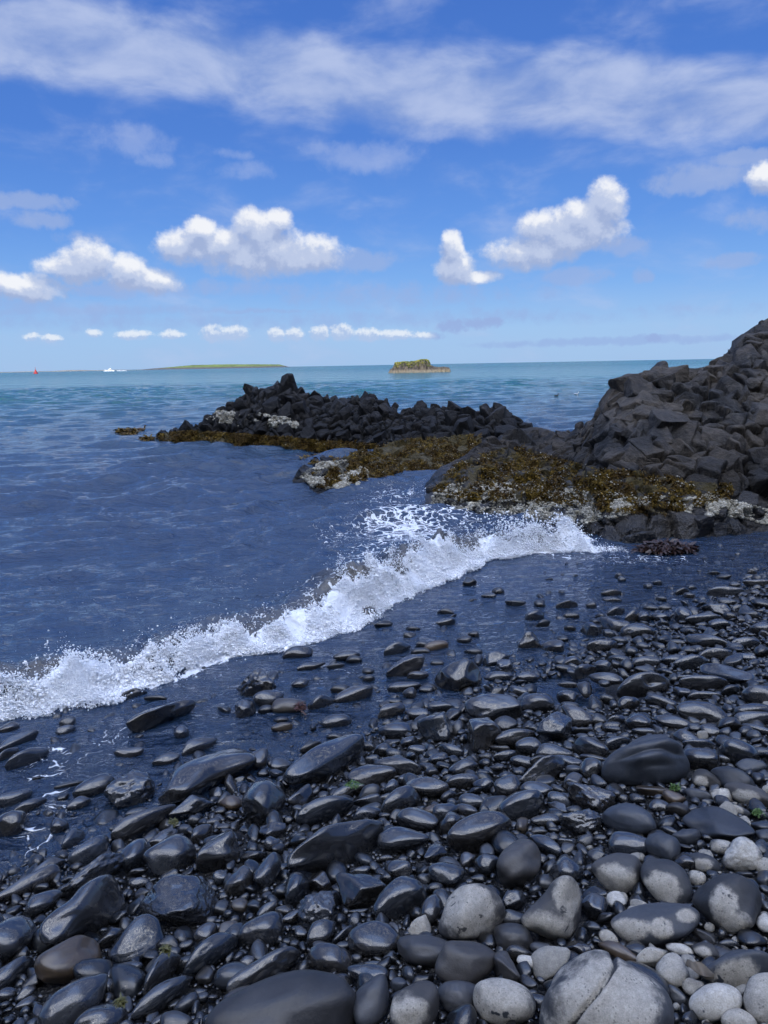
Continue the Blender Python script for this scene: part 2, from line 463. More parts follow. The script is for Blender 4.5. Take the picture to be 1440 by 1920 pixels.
# ------------------------------------------------------------------ stones traced from the beach
# polygons: (outline in photo pixels, material, flags, height factor, label, landmark name)
HERO = [
 ([(77,1770),(68,1740),(100,1707),(133,1687),(147,1663),(187,1635),(213,1640),(230,1670),(237,1703),(213,1733),(173,1753),(110,1773)],'w',{},'dark pear-shaped boulder with a glossy shoulder among smaller wet stones','pear-shaped boulder'),
 ([(257,1695),(283,1673),(287,1657),(320,1637),(353,1639),(383,1640),(400,1663),(417,1707),(400,1730),(347,1743),(307,1727),(267,1723)],'w',{'ang':14,'flat':.6,'rough':.04},'broken flat-faced dark slab with chipped shiny edges','chipped slab'),
 ([(63,1817),(67,1793),(110,1770),(147,1748),(180,1760),(192,1787),(187,1817),(157,1837),(103,1850),(73,1837)],'bw',{},'dark boulder with a brown underside below the pear-shaped boulder','brown-bellied boulder'),
 ([(817,1750),(830,1713),(837,1687),(857,1663),(890,1653),(923,1663),(947,1693),(947,1727),(920,1753),(890,1763),(853,1767)],'w2p',{'dry':[(880,1707,52,52,0)],'ang':9},'rounded pale boulder with thin dark cracks and a wet lower edge','pale veined boulder'),
 ([(372,1940),(395,1890),(440,1860),(520,1825),(580,1812),(620,1822),(665,1850),(672,1880),(665,1930),(600,1975),(460,1985)],'m',{},'huge smooth grey-blue boulder cut by the bottom edge of the photo','huge smooth boulder'),
 ([(1003,1950),(1015,1880),(1027,1853),(1043,1820),(1090,1787),(1123,1777),(1147,1787),(1193,1813),(1227,1833),(1258,1860),(1268,1900),(1255,1955),(1130,1990)],'p',{'dry':[(1110,1880,75,115,-10),(1165,1900,75,90,0)],'crack':[(1147,1783),(1156,1808),(1120,1860),(1090,1895),(1060,1940)]},'big speckled pale boulder split by one long dark crack','cracked speckled boulder'),
 ([(973,1720),(1020,1677),(1037,1650),(1057,1638),(1077,1643),(1090,1673),(1090,1730),(1060,1770),(1020,1760),(980,1737)],'p',{'dry':[(1062,1680,26,45,0),(1030,1740,55,30,0)],'ang':9},'triangular pale boulder with dark wet blotches standing on its broad side','triangular pale boulder'),
 ([(1290,1690),(1313,1660),(1353,1637),(1387,1637),(1423,1660),(1432,1693),(1420,1733),(1380,1757),(1343,1743),(1320,1720)],'mp',{'dry':[(1352,1700,26,36,0),(1375,1735,28,22,0)]},'dome-shaped grey boulder with one dry patch split by a hairline crack','dome boulder'),
 ([(1140,1733),(1160,1710),(1213,1692),(1280,1692),(1313,1703),(1320,1723),(1293,1753),(1253,1770),(1200,1780),(1160,1763)],'mp',{'dry':[(1180,1745,45,22,0),(1240,1742,20,20,0),(1287,1717,20,14,0)],'flat':.8},'long low grey boulder with a dry dimpled lower flank','long half-dry boulder'),
 ([(1290,1893),(1293,1867),(1323,1843),(1367,1842),(1393,1863),(1393,1890),(1367,1910),(1320,1922)],'wh',{'dry':[(1340,1880,90,70,0)]},'whitish knobbly boulder with one dark wet spot near the bottom edge','white knobbly boulder'),
 ([(235,1360),(250,1340),(295,1325),(350,1308),(370,1315),(367,1330),(310,1360),(280,1380),(240,1372)],'w',{'ang':11},'wedge-shaped dark rock in the shallows in front of the breaking wave','wedge rock'),
 ([(280,1517),(307,1493),(320,1457),(333,1437),(370,1420),(427,1403),(457,1403),(490,1423),(477,1440),(433,1467),(367,1497),(320,1515)],'w',{'ang':12,'flat':.45},'wide flat slanting slab lapped by water at the edge of the wash','water-washed slab'),
 ([(365,1633),(367,1603),(383,1583),(430,1550),(443,1567),(453,1607),(437,1627),(400,1637)],'w',{'ang':10},'shield-shaped dark boulder with a smooth face and a tiny pit','shield boulder'),
 ([(523,1460),(547,1433),(590,1400),(637,1380),(670,1372),(687,1383),(683,1407),(647,1437),(623,1463),(570,1473),(533,1468)],'w',{'ang':12,'flat':.55,'gloss':1},'slanting slab with a shiny blue-reflecting top face','shiny slanting slab'),
 ([(530,1620),(540,1600),(580,1570),(607,1547),(667,1537),(700,1530),(720,1540),(720,1560),(693,1600),(667,1627),(580,1645)],'w',{'ang':10},'broad dark boulder with a dented flat top and shadowed front','broad dented boulder'),
 ([(930,1635),(932,1610),(950,1585),(985,1570),(1005,1580),(1017,1605),(1010,1640),(980,1665),(945,1668)],'m',{'ang':9},'smooth upright grey boulder with a soft ridge down its face','smooth upright boulder'),
 ([(1122,1453),(1130,1430),(1160,1403),(1200,1383),(1253,1377),(1273,1390),(1287,1417),(1297,1443),(1280,1463),(1240,1472),(1173,1475),(1133,1470)],'w',{'bands':1,'ang':8,'damp':1},'largest dark boulder ringed by raised bands across its top','banded boulder'),
 ([(1273,1540),(1280,1527),(1313,1513),(1343,1510),(1380,1527),(1417,1547),(1417,1570),(1360,1577),(1320,1572)],'m',{'flat':.45,'ang':11},'broad flat blue-grey slab lying level among pebbles','level blue-grey slab'),
 ([(1353,1620),(1357,1600),(1377,1570),(1400,1567),(1427,1593),(1432,1617),(1410,1635),(1373,1637)],'wh',{'dry':[(1388,1606,34,34,0)],'rough':.05},'pale knobbly rock with dark stripes across it','striped pale rock'),
 ([(965,1213),(978,1196),(990,1182),(1003,1187),(1015,1212),(993,1222)],'w',{'ang':14,'tall':1},'pointed cone-shaped rock standing in the wash','cone rock'),
 ([(1305,1260),(1313,1247),(1340,1242),(1380,1253),(1423,1263),(1420,1273),(1387,1283),(1360,1287),(1337,1277)],'w',{'flat':.7},'tapering tadpole-shaped boulder with a rough worn patch','tadpole-shaped boulder'),
 ([(1152,1307),(1157,1290),(1180,1267),(1213,1257),(1250,1263),(1258,1283),(1247,1300),(1207,1307),(1173,1314)],'w',{'pit':(1225,1275,14)},'rounded dark boulder with a deep hollow in its top','hollowed boulder'),
 ([(867,1325),(872,1315),(905,1300),(965,1302),(978,1320),(977,1345),(960,1355),(885,1352)],'w',{'ang':10,'rough':.02},'bulky dark boulder with a ribbed shiny flank beside the blue puddle','ribbed boulder'),
 ([(718,1267),(737,1247),(763,1228),(790,1225),(798,1233),(790,1257),(767,1273),(740,1282)],'w',{'ang':14,'rough':.04},'rough dark slanting wedge rising out of the wash','rough slanting wedge'),
 ([(812,1287),(818,1263),(843,1243),(877,1233),(893,1243),(903,1267),(905,1287),(880,1304),(853,1306)],'w',{'ang':13,'gloss':1},'tall blocky wet boulder with bright reflections on its front','tall blocky boulder'),
]
# ellipses: cx, cy, length, width, angle, kind   (w wet, m damp, p pale, h white, b brown, r red; a angular, k rough, t tall)
ELL = '''
257,1765,103,75,12,w;137,1885,118,85,20,w;187,1915,95,70,10,w;22,1760,95,75,40,w;18,1828,92,46,15,w;80,1693,62,42,20,w;58,1655,118,42,12,w;185,1638,132,60,20,wk
450,1652,56,46,60,w;410,1645,34,28,0,w;450,1698,30,28,90,b;262,1655,34,22,0,w;385,1750,40,38,45,w;427,1743,43,26,8,b;398,1787,112,48,32,w;302,1827,92,50,48,w;230,1821,68,30,0,w;305,1870,116,38,28,w
350,1771,28,18,0,w;327,1786,22,22,0,w;50,1862,36,26,30,w;12,1865,36,26,0,w;50,1882,38,22,10,w;205,1850,32,25,80,w;448,1795,24,18,40,w;463,1805,28,26,0,w;433,1815,20,20,0,w;240,1887,36,18,90,w;380,1870,26,20,0,w;368,1890,30,18,90,w;330,1883,28,18,0,w;305,1912,48,22,10,w;72,1900,36,20,90,w;212,1755,50,28,20,w
553,1668,62,46,70,w;500,1636,62,44,65,w;603,1652,48,40,0,wa;678,1672,90,66,0,wa;600,1707,72,66,30,wk;602,1750,56,42,50,w;493,1743,82,60,8,w;758,1684,108,68,20,w;702,1762,92,68,-5,w;620,1800,86,54,-25,w;810,1708,58,38,70,w;790,1737,46,42,0,pa;796,1783,104,58,-3,m;872,1803,108,86,10,m
693,1828,76,42,-8,w;697,1880,92,68,65,m;778,1887,94,80,50,mp;863,1867,76,58,5,m;947,1880,106,84,0,p;500,1818,142,48,20,w;563,1750,28,28,0,w;643,1753,40,22,35,w;548,1720,36,22,20,w;532,1708,30,20,0,w;500,1706,40,24,20,w;747,1846,30,24,0,m;765,1826,32,20,110,w;673,1709,40,12,0,w;962,1758,64,54,0,m;945,1808,68,42,-50,ma
753,1633,56,42,-20,w;840,1640,68,48,5,w;912,1620,44,42,0,w;897,1647,32,18,0,w;678,1634,44,20,5,w;726,1647,24,22,90,w;763,1727,26,14,80,b;645,1773,34,14,0,w;700,1806,36,12,0,w;553,1771,18,16,0,w;568,1775,22,14,100,w
1065,1632,64,54,0,w;1161,1636,96,78,5,mp;1253,1657,90,80,0,mp;1003,1668,24,20,45,p;1157,1688,34,32,0,h;1115,1698,52,44,60,wa;1113,1738,30,18,0,m;1140,1758,34,24,-20,p;1013,1777,36,22,0,m;1040,1790,30,22,0,m;1083,1778,46,32,0,wa;988,1802,36,26,-8,h;1160,1785,72,30,-15,b;1222,1795,56,40,30,pa;1276,1782,46,24,0,h;1260,1825,62,54,90,p
1322,1783,46,34,-10,mp;1323,1757,48,22,-10,ma;1368,1770,36,16,15,m;1302,1853,40,36,0,p;1383,1912,62,46,10,p;1390,1815,138,76,28,mp;1445,1875,102,80,70,p;1267,1912,24,18,90,p;1281,1893,22,14,90,p;1434,1733,46,26,90,h;1404,1868,22,20,0,m;1196,1672,28,22,90,w;1308,1647,32,28,0,p;1338,1640,24,18,0,m;1437,1700,22,20,0,p;1434,1668,20,18,0,p;962,1688,48,44,20,wa
246,1484,86,66,10,wk;177,1476,76,38,8,w;147,1506,42,26,10,w;313,1424,50,22,5,w;373,1399,74,26,18,w;340,1374,26,26,0,w;52,1421,80,36,15,w;24,1392,80,30,12,w;15,1415,50,20,18,w;18,1545,60,54,-5,w;57,1512,60,26,10,w;22,1497,70,30,5,w;267,1546,116,48,15,w;363,1512,78,42,15,wa;363,1538,26,20,10,w;111,1549,32,32,0,w;136,1573,48,34,40,w;171,1597,78,44,20,w;90,1628,70,28,15,w
255,1605,60,52,50,w;306,1575,52,30,12,w;319,1605,96,70,15,w;378,1565,46,32,35,w;498,1507,86,80,70,w;433,1508,40,30,-10,b;413,1520,24,20,0,w;405,1490,28,26,90,w;346,1556,28,22,0,w;400,1542,32,16,10,w;420,1550,28,14,0,w;117,1607,24,20,0,w;256,1523,40,16,5,w;245,1413,56,22,-5,w;145,1625,26,22,0,w;122,1370,36,20,0,w;128,1354,28,20,0,w;15,1365,40,22,0,w;474,1592,22,22,0,w;127,1472,50,12,0,w;228,1598,24,18,0,w
697,1452,86,46,0,w;745,1440,84,38,-12,w;607,1520,106,50,15,w;568,1492,50,38,40,wa;753,1503,74,46,30,w;803,1480,80,40,-5,w;780,1540,78,44,-15,w;753,1577,96,50,5,w;843,1546,52,44,20,w;835,1525,50,32,25,w;903,1561,122,70,20,w;810,1600,66,54,40,wa;867,1466,62,30,12,w;870,1440,54,32,10,w;885,1503,48,30,-5,w;875,1521,42,24,-15,w;908,1470,40,28,5,w;953,1477,50,42,30,w;983,1507,88,56,20,w
821,1364,72,60,5,wa;903,1379,74,62,20,wa;745,1371,66,30,0,w;769,1392,34,22,10,w;782,1406,34,20,0,w;848,1407,46,26,-15,w;822,1423,38,22,10,w;719,1406,36,24,0,w;629,1353,56,26,3,w;529,1364,38,18,5,b;527,1436,42,30,10,w;494,1450,24,16,0,w;486,1425,40,36,90,w;628,1381,30,14,0,w;583,1402,40,16,25,w;688,1500,56,28,0,wa;655,1483,60,26,10,w;686,1525,60,28,8,w;735,1478,32,26,70,w;762,1462,34,24,20,w;841,1492,32,20,30,w
510,1560,48,32,10,wa;508,1581,30,26,10,w;876,1612,30,26,90,w;726,1609,28,16,0,w;810,1623,20,16,0,w;910,1432,24,24,0,w;946,1420,42,22,20,w;967,1385,70,38,15,w;938,1402,38,14,-5,w;906,1451,24,18,0,w;948,1455,26,18,15,w;848,1505,24,16,0,w;876,1540,20,20,0,w;723,1530,24,18,0,w;724,1546,22,18,110,w;607,1493,22,18,0,w;623,1480,22,14,0,w;558,1517,26,16,0,w;541,1538,18,16,0,w;560,1569,24,14,15,w;787,1459,24,14,0,w;810,1448,24,18,0,w;835,1447,18,16,0,w;813,1520,34,22,0,b;907,1520,22,22,0,w;838,1571,22,14,0,w;803,1567,22,14,0,w
1041,1369,66,58,25,wa;988,1400,52,36,0,w;1038,1411,66,34,0,w;1062,1430,58,28,-5,w;1013,1449,84,46,28,wa;1073,1468,38,34,0,wa;1109,1442,44,42,30,w;1108,1402,60,40,-10,w;1156,1394,48,24,20,w;1113,1497,84,54,-10,wk;1090,1543,74,50,15,wk;1184,1537,98,58,-5,m;1176,1583,88,48,5,w;1242,1590,60,56,-30,m;1289,1569,52,32,20,m;1403,1492,78,40,-8,mp;1377,1517,56,18,-18,mp;1373,1461,76,42,-12,m;1320,1462,50,36,0,mp;1352,1491,36,30,-20,ha;1312,1490,44,22,0,m;1265,1495,42,28,0,b;1270,1517,38,24,5,m;1223,1484,66,22,3,b
1236,1512,38,26,0,w;1235,1496,18,14,0,m;1304,1503,18,16,0,h;1325,1571,22,16,0,h;1357,1590,42,28,15,p;1320,1618,58,34,-5,mp;1436,1625,42,32,0,p;1287,1617,42,30,0,w;1025,1538,54,26,5,w;1007,1483,60,34,0,w;1048,1502,44,30,-15,w;1045,1518,40,24,-30,wa;1025,1585,62,36,-30,w;1066,1580,36,20,15,wa;1010,1558,32,14,0,w;1040,1556,24,12,0,w;1040,1572,26,20,0,w;978,1547,32,22,80,b;1125,1571,26,14,0,w;1104,1566,18,14,90,w;1167,1498,20,18,0,w;1194,1498,30,20,0,w
1198,1357,46,36,5,w;1261,1355,64,26,-4,w;1303,1365,28,18,0,w;1330,1372,38,22,0,w;1361,1373,26,22,0,w;1285,1384,46,28,-15,w;1310,1396,58,26,12,w;1316,1425,60,44,0,w;1360,1425,34,20,0,w;1382,1411,72,52,10,w;1415,1380,28,22,0,r;1430,1411,36,18,5,w;1409,1438,48,28,10,m;1420,1459,28,22,80,m;1412,1350,62,32,12,w;1425,1370,60,18,-5,w;1156,1351,38,18,25,w;1175,1349,16,12,0,r;1082,1344,52,40,-10,w;1122,1349,30,22,0,w;1150,1368,30,12,0,w;1092,1381,24,14,0,w;1093,1370,34,12,15,w;1208,1372,42,16,0,w;1113,1422,44,16,0,w;980,1428,44,26,0,w;1012,1427,36,18,30,w;974,1448,22,16,0,w;1070,1391,22,16,0,w;1431,1566,32,30,0,m;1432,1530,26,16,20,m;1253,1537,30,16,25,w;1253,1558,40,16,-12,m
1037,1213,44,26,-5,w;1111,1183,38,32,0,wa;1115,1167,18,14,0,w;1155,1173,50,32,0,wa;1197,1184,58,30,5,w;1130,1212,54,26,12,w;1238,1158,36,20,0,w;1208,1158,28,24,40,w;1190,1157,36,22,35,w;1155,1147,32,22,25,w;1282,1154,32,32,20,w;1357,1112,66,26,8,w;1342,1141,50,28,-5,wa;1317,1163,56,24,12,w;1347,1171,38,24,0,w;1368,1157,24,18,0,w;1408,1153,36,18,0,w;1325,1202,70,30,-3,w;1377,1189,20,14,0,w;1265,1217,28,24,0,w;1268,1205,36,14,0,w;1297,1242,60,28,18,w;1343,1228,56,26,12,w;1267,1239,52,22,5,w;1398,1206,46,22,15,w;1377,1214,28,18,0,w;1427,1223,24,24,0,w
1317,1281,84,34,12,w;1095,1260,42,28,25,w;1074,1241,38,20,5,w;1061,1255,40,16,0,w;1130,1250,30,24,0,w;1137,1273,64,24,-2,w;1177,1249,26,24,0,w;1211,1243,48,24,8,w;1248,1260,32,16,-10,w;1211,1256,40,14,0,w;987,1270,44,20,5,w;947,1250,32,28,20,wk;935,1269,50,20,3,w;1012,1318,66,38,5,w;1062,1308,46,26,0,w;1178,1319,38,26,15,w;970,1295,36,20,0,w;1277,1298,34,24,0,w;1322,1306,56,18,8,w;1310,1335,90,44,0,w;1430,1306,68,44,0,w;1417,1340,68,38,15,w;1238,1316,58,26,-5,w;1150,1322,20,18,0,b;1417,1282,34,18,10,w;1433,1267,22,14,0,w;1368,1295,36,16,30,w;1293,1272,54,14,5,w
1065,1133,40,26,15,wa;1109,1135,20,16,0,w;1003,1155,36,24,15,w;1012,1133,20,16,0,w;967,1131,38,16,0,w;1072,1155,30,14,0,w;1067,1178,24,14,0,w;1056,1198,22,16,0,w;1018,1170,28,14,20,wa;1146,1113,36,16,8,w;1146,1125,36,12,0,w;1222,1140,30,14,0,w;1240,1123,22,12,0,w;1213,1100,20,13,0,wa;1232,1092,18,12,0,w;1279,1110,24,16,20,w;1297,1102,16,12,0,w;1292,1117,20,12,0,w;1160,1080,16,13,0,w;1166,1086,15,12,0,w;1358,1083,28,15,0,w;1410,1072,18,13,0,w;1418,1093,44,17,15,w;1377,1097,18,13,0,w;1360,1130,34,18,0,w;1430,1133,36,18,0,w;1395,1142,22,11,0,w;1127,1155,20,11,0,w;1293,1184,28,14,0,w;1205,1212,24,15,0,w;1162,1202,28,17,0,w;1183,1221,24,22,0,w;1162,1237,38,17,0,w;1140,1189,22,18,0,w;1393,1232,46,15,0,w;1290,1220,28,18,0,w;1308,1218,26,16,0,w;1430,1180,38,26,0,w;1069,1324,32,16,0,w;1107,1335,20,10,0,w;1065,1284,36,14,0,w;1134,1282,20,14,0,w;1263,1273,22,18,90,w;1290,1262,15,14,0,w
558,1225,52,26,5,w;652,1230,50,20,3,w;663,1237,30,16,0,w;580,1250,54,16,12,w;630,1249,34,12,5,w;688,1150,38,26,0,w;718,1172,34,15,5,w;745,1217,48,24,20,w;818,1212,42,22,8,b;795,1208,28,16,0,w;788,1222,36,14,0,w;838,1168,40,20,10,w;870,1200,28,15,0,w;930,1237,48,32,15,wa;484,1288,74,62,-10,wk;504,1311,56,36,5,w;458,1331,40,38,20,wk;540,1325,60,30,0,b;602,1318,58,30,20,w;668,1302,72,34,8,w;564,1281,34,20,0,w;757,1288,60,22,5,w;770,1301,28,24,0,w;733,1335,54,30,18,w;782,1340,44,24,-10,w;827,1327,48,24,0,w;783,1266,40,20,0,w;690,1258,22,18,0,b;692,1272,24,14,0,b;640,1292,38,16,0,w;918,1117,30,12,0,w;935,1108,22,14,0,w;837,1147,32,14,0,w;888,1190,20,14,0,w;773,1179,28,10,0,w;498,1331,28,18,0,w;868,1350,24,20,0,w;800,1293,28,14,0,w;897,1238,24,16,80,w;737,1316,30,12,0,w;527,1350,28,12,0,w;587,1363,16,12,90,w;888,1222,32,13,0,w;818,1243,26,12,0,w;880,1092,24,20,0,wa;250,1302,50,22,10,wa;290,1310,40,14,-10,w
'''
KIND_MAT = {'w': M_WET, 'm': M_MID, 'p': M_PALE, 'h': M_WHITE, 'b': M_BROWN, 'r': M_RED}
entries = []
for poly, kd, fl, label, lm in HERO:
    entries.append(dict(poly=poly, kd=kd, fl=fl, label=label, lm=lm))
for tok in ELL.replace('\n', ';').split(';'):
    tok = tok.strip()
    if not tok: continue
    a = tok.split(',')
    cx, cy, L, W, an = map(float, a[:5])
    entries.append(dict(e=(cx, cy, L, W, an), kd=a[5], fl={}))

def poly_moments(poly):
    P = np.array(poly, float)
    x0, y0 = P.min(0); x1, y1 = P.max(0)
    gx, gy = np.meshgrid(np.linspace(x0, x1, 70), np.linspace(y0, y1, 70))
    m = in_poly(gx.ravel(), gy.ravel(), poly)
    q = np.stack([gx.ravel()[m], gy.ravel()[m]], 1)
    c = q.mean(0); C = np.cov((q - c).T) * 4
    return c, C

def poly_radius(poly, c, n=120):
    """distance from c to the outline for n angles, smoothed"""
    P = np.array(poly, float) - c
    # round the corners of the outline
    for _ in range(2):
        Q = np.roll(P, -1, 0)
        P = np.stack([0.75 * P + 0.25 * Q, 0.25 * P + 0.75 * Q], 1).reshape(-1, 2)
    Q = np.roll(P, -1, 0)
    th = np.arange(n) / n * 2 * PI
    out = np.zeros(n)
    for k, a in enumerate(th):
        d = np.array([math.cos(a), math.sin(a)])
        E = Q - P
        den = d[0] * E[:, 1] - d[1] * E[:, 0]
        den = np.where(np.abs(den) < 1e-9, 1e-9, den)
        t = (P[:, 0] * E[:, 1] - P[:, 1] * E[:, 0]) / den
        u = (P[:, 0] * d[1] - P[:, 1] * d[0]) / den
        ok = (t > 0) & (u >= -1e-6) & (u <= 1 + 1e-6)
        out[k] = t[ok].max() if ok.any() else 0
    out[out == 0] = out[out > 0].mean()
    return out

def solve_stone(c, C, flat=1.0, tall=False):
    """centre (px) and image covariance (px^2, y down) -> world centre, 3x3 shape matrix, base height"""
    d = ray(*c)
    t = hit_plane(d, 0.0)
    for it in range(3):
        P = CAM + d * t
        depth = (P - CAM) @ CF
        el = math.asin(-d[2])                      # how far the ray looks down
        cv = math.sqrt(max(0.2, 1 - (d @ CU) ** 2 / (1 - (d @ CR) ** 2)))
        sx = depth / FPX; sy = depth / FPX * cv
        Qxx, Qxy, Qyy = C[0, 0] * sx * sx, -C[0, 1] * sx * sy, C[1, 1] * sy * sy
        se, ce = math.sin(el), math.cos(el)
        kap = (1.0 if tall else 1.12) / flat
        kap = min(kap, 2.2)
        hz = math.sqrt(Qyy / (kap * kap * se * se + ce * ce))
        hz = min(hz, 1.1 * math.sqrt(Qxx))
        Syy = max((Qyy - hz * hz * ce * ce) / (se * se), (0.45 * hz) ** 2)
        Syy = min(Syy, 4.0 * max(Qxx, hz * hz))
        Sxx = Qxx; Sxy = Qxy / se
        lim = 0.8 * math.sqrt(Sxx * Syy)
        Sxy = max(-lim, min(lim, Sxy))
        base = max(beach_z(P[0], P[1]), -0.005)
        wet = beach_z(P[0], P[1]) < 0
        lift = (0.38 if wet else 0.62) * hz
        t = hit_plane(d, lift)
    P = CAM + d * t
    fw = np.array([d[0], d[1], 0]); fw /= np.linalg.norm(fw)
    rt = np.array([fw[1], -fw[0], 0])
    w, v = np.linalg.eigh(np.array([[Sxx, Sxy], [Sxy, Syy]]))
    A = v @ np.diag(np.sqrt(np.maximum(w, 1e-8))) @ v.T
    B = np.zeros((3, 3)); B[:2, :2] = A; B[2, 2] = hz
    fr = np.stack([rt, fw, np.array([0, 0, 1.0])], 1)
    return P, fr @ B @ fr.T, base, depth

def size_px(e):
    if 'poly' in e:
        P = np.array(e['poly'], float); x, y = P.T
        return 0.5 * abs(np.dot(x, np.roll(y, -1)) - np.dot(y, np.roll(x, -1)))
    return PI / 4 * e['e'][2] * e['e'][3]
for e in entries: e['area'] = size_px(e)
order = sorted(entries, key=lambda e: -('poly' in e) * 1e9 - e['area'])
IND = order[:292]; REST = order[292:]

foot = []      # (x, y, radius) of everything placed, for the packing of the pebbles
def build_stone(e, k, seed):
    fl = e['fl']; kd = e['kd']
    if 'poly' in e:
        c, C = poly_moments(e['poly'])
    else:
        cx, cy, L, W, an = e['e']
        c = np.array([cx, cy]); a = R(an)
        u = np.array([math.cos(a), -math.sin(a)]); v = np.array([math.sin(a), math.cos(a)])
        C = np.outer(u, u) * (L / 2) ** 2 + np.outer(v, v) * (W / 2) ** 2
    P, M, base, depth = solve_stone(c, C, fl.get('flat', 1.0), fl.get('tall', False))
    r = np.random.default_rng(seed)
    pw = fl.get('ang', 13 if 'a' in kd else 10 if 'k' in kd else r.uniform(3.2, 5.6))
    n = 11 if 'a' in kd else int(r.integers(12, 20))
    rough = fl.get('rough', 0.09 if 'k' in kd else 0.02 if 'a' in kd else 0.0)
    U, F = stone_unit(k, seed, pw, n, 0.30 if ('a' in kd) else 0.22, rough)
    Q = rand_rot(1)[0] if False else np.linalg.qr(r.normal(size=(3, 3)))[0]
    U = U @ Q.T
    mx = np.abs(U).max(0)
    U = U / mx
    V = U @ M.T * (1.03 if 'poly' in e else 1.11)
    W_ = V + P
    if 'poly' in e:
        px, py, z = project(W_)
        dx, dy = px - c[0], py - c[1]
        n_ang = 120
        rp = poly_radius(e['poly'], c, n_ang)
        th = (np.arctan2(dy, dx) / (2 * PI) * n_ang) % n_ang
        rr = np.hypot(dx, dy)
        sil = np.zeros(n_ang)
        np.maximum.at(sil, th.astype(int) % n_ang, rr)
        for _ in range(3):
            bad = sil == 0
            sil[bad] = ((np.roll(sil, 1) + np.roll(sil, -1)) / 2)[bad]
        sil = np.maximum(sil, 1)
        fac = rp / sil
        ker = np.exp(-0.5 * (np.arange(-4, 5) / 1.6) ** 2); ker /= ker.sum()
        fac = sum(np.roll(fac, i - 4) * ker[i] for i in range(9))
        i0 = np.floor(th).astype(int) % n_ang; fr = th - np.floor(th)
        f = fac[i0] * (1 - fr) + fac[(i0 + 1) % n_ang] * fr
        sl = sil[i0] * (1 - fr) + sil[(i0 + 1) % n_ang] * fr
        wt = sstep(0.0, 0.9, rr / sl); gm = fac.mean() - 1
        g = gm + (f - 1 - gm) * wt
        W_ = W_ + (g * dx * z / FPX)[:, None] * CR - (g * dy * z / FPX)[:, None] * CU
    px, py, z = project(W_)
    # features
    cen = W_.mean(0)
    N = W_ - cen; N /= np.linalg.norm(N, axis=1)[:, None]
    if fl.get('bands'):
        tt = (N @ (0.25 * np.array([1, 0, 0]) + np.array([0, 0, 1.0])) )
        ph = (W_ - cen) @ np.array([-0.10, 0.75, 0.65])
        amp = sstep(0.1, 0.6, N[:, 2]) * 0.011
        W_ = W_ + N * (amp * (np.abs(np.sin(ph * 46 + 0.8 * vnoise(W_ * 6, 3))) * 2 - 1))[:, None]
    if 'crack' in fl:
        L = np.array(fl['crack'], float); dmin = np.full(len(W_), 1e9)
        for a, b in zip(L[:-1], L[1:]):
            ab = b - a; q = np.stack([px, py], 1) - a
            s = np.clip(q @ ab / (ab @ ab), 0, 1)
            dd = np.hypot(*(q - s[:, None] * ab).T); dmin = np.minimum(dmin, dd)
        front = ((W_ - cen) @ CF) < 0.2 * 0.1
        W_ = W_ - N * (np.exp(-(dmin / 3.6) ** 2) * 0.022)[:, None]
        # one side of the crack stands a little higher
    if 'pit' in fl:
        a, b, rad = fl['pit']
        dd = np.hypot(px - a, (py - b) * 1.6)
        W_ = W_ - N * (np.exp(-(dd / rad) ** 2) * 0.05)[:, None]
    dry = np.zeros(len(W_))
    spec = fl.get('dry')
    if spec is None and ('p' in kd or 'h' in kd):
        rx = math.sqrt(C[0, 0]); ry = math.sqrt(C[1, 1])
        if kd[0] in 'ph': spec = [(c[0] - 0.05 * rx, c[1], rx * 1.3, ry * 1.3, 0)]
        else: spec = [(c[0] - 0.25 * rx, c[1] + 0.25 * ry, rx * 0.75, ry * 0.7, 0)]
    for (a, b, rx, ry, an) in spec or []:
        ca, sa = math.cos(R(an)), math.sin(R(an))
        dx, dy = px - a, py - b
        uu = (dx * ca - dy * sa) / rx; vv = (dx * sa + dy * ca) / ry
        dry = np.maximum(dry, 1.45 - np.hypot(uu, vv))
    if 'crack' in fl: dry = dry - 1.6 * np.exp(-(dmin / 2.6) ** 2)
    if spec: dry = dry * sstep(-0.55, -0.1, N @ np.array([0, -0.8, 0.6]))
    loc = np.array([P[0], P[1], base])
    rad = math.sqrt(max(1e-6, np.linalg.det(M[:2, :2])))
    foot.append((P[0], P[1], M[:2, :2], rad, P[2]))
    e['c'] = c; e['C'] = C
    return W_ - loc, F, np.clip(dry, 0, 1.3), loc

def tone_word(kd):
    return {'w': 'wet black', 'm': 'damp grey', 'p': 'pale dry', 'h': 'whitish', 'b': 'brownish', 'r': 'reddish'}[kd[0]]
def shape_word(e):
    w, _ = np.linalg.eigh(e['C']); a = math.sqrt(w[1] / w[0])
    s = 'long' if a > 2.1 else 'oval' if a > 1.45 else 'rounded'
    if 'a' in e['kd']: s = 'angular'
    if 'k' in e['kd']: s = 'pitted'
    return s

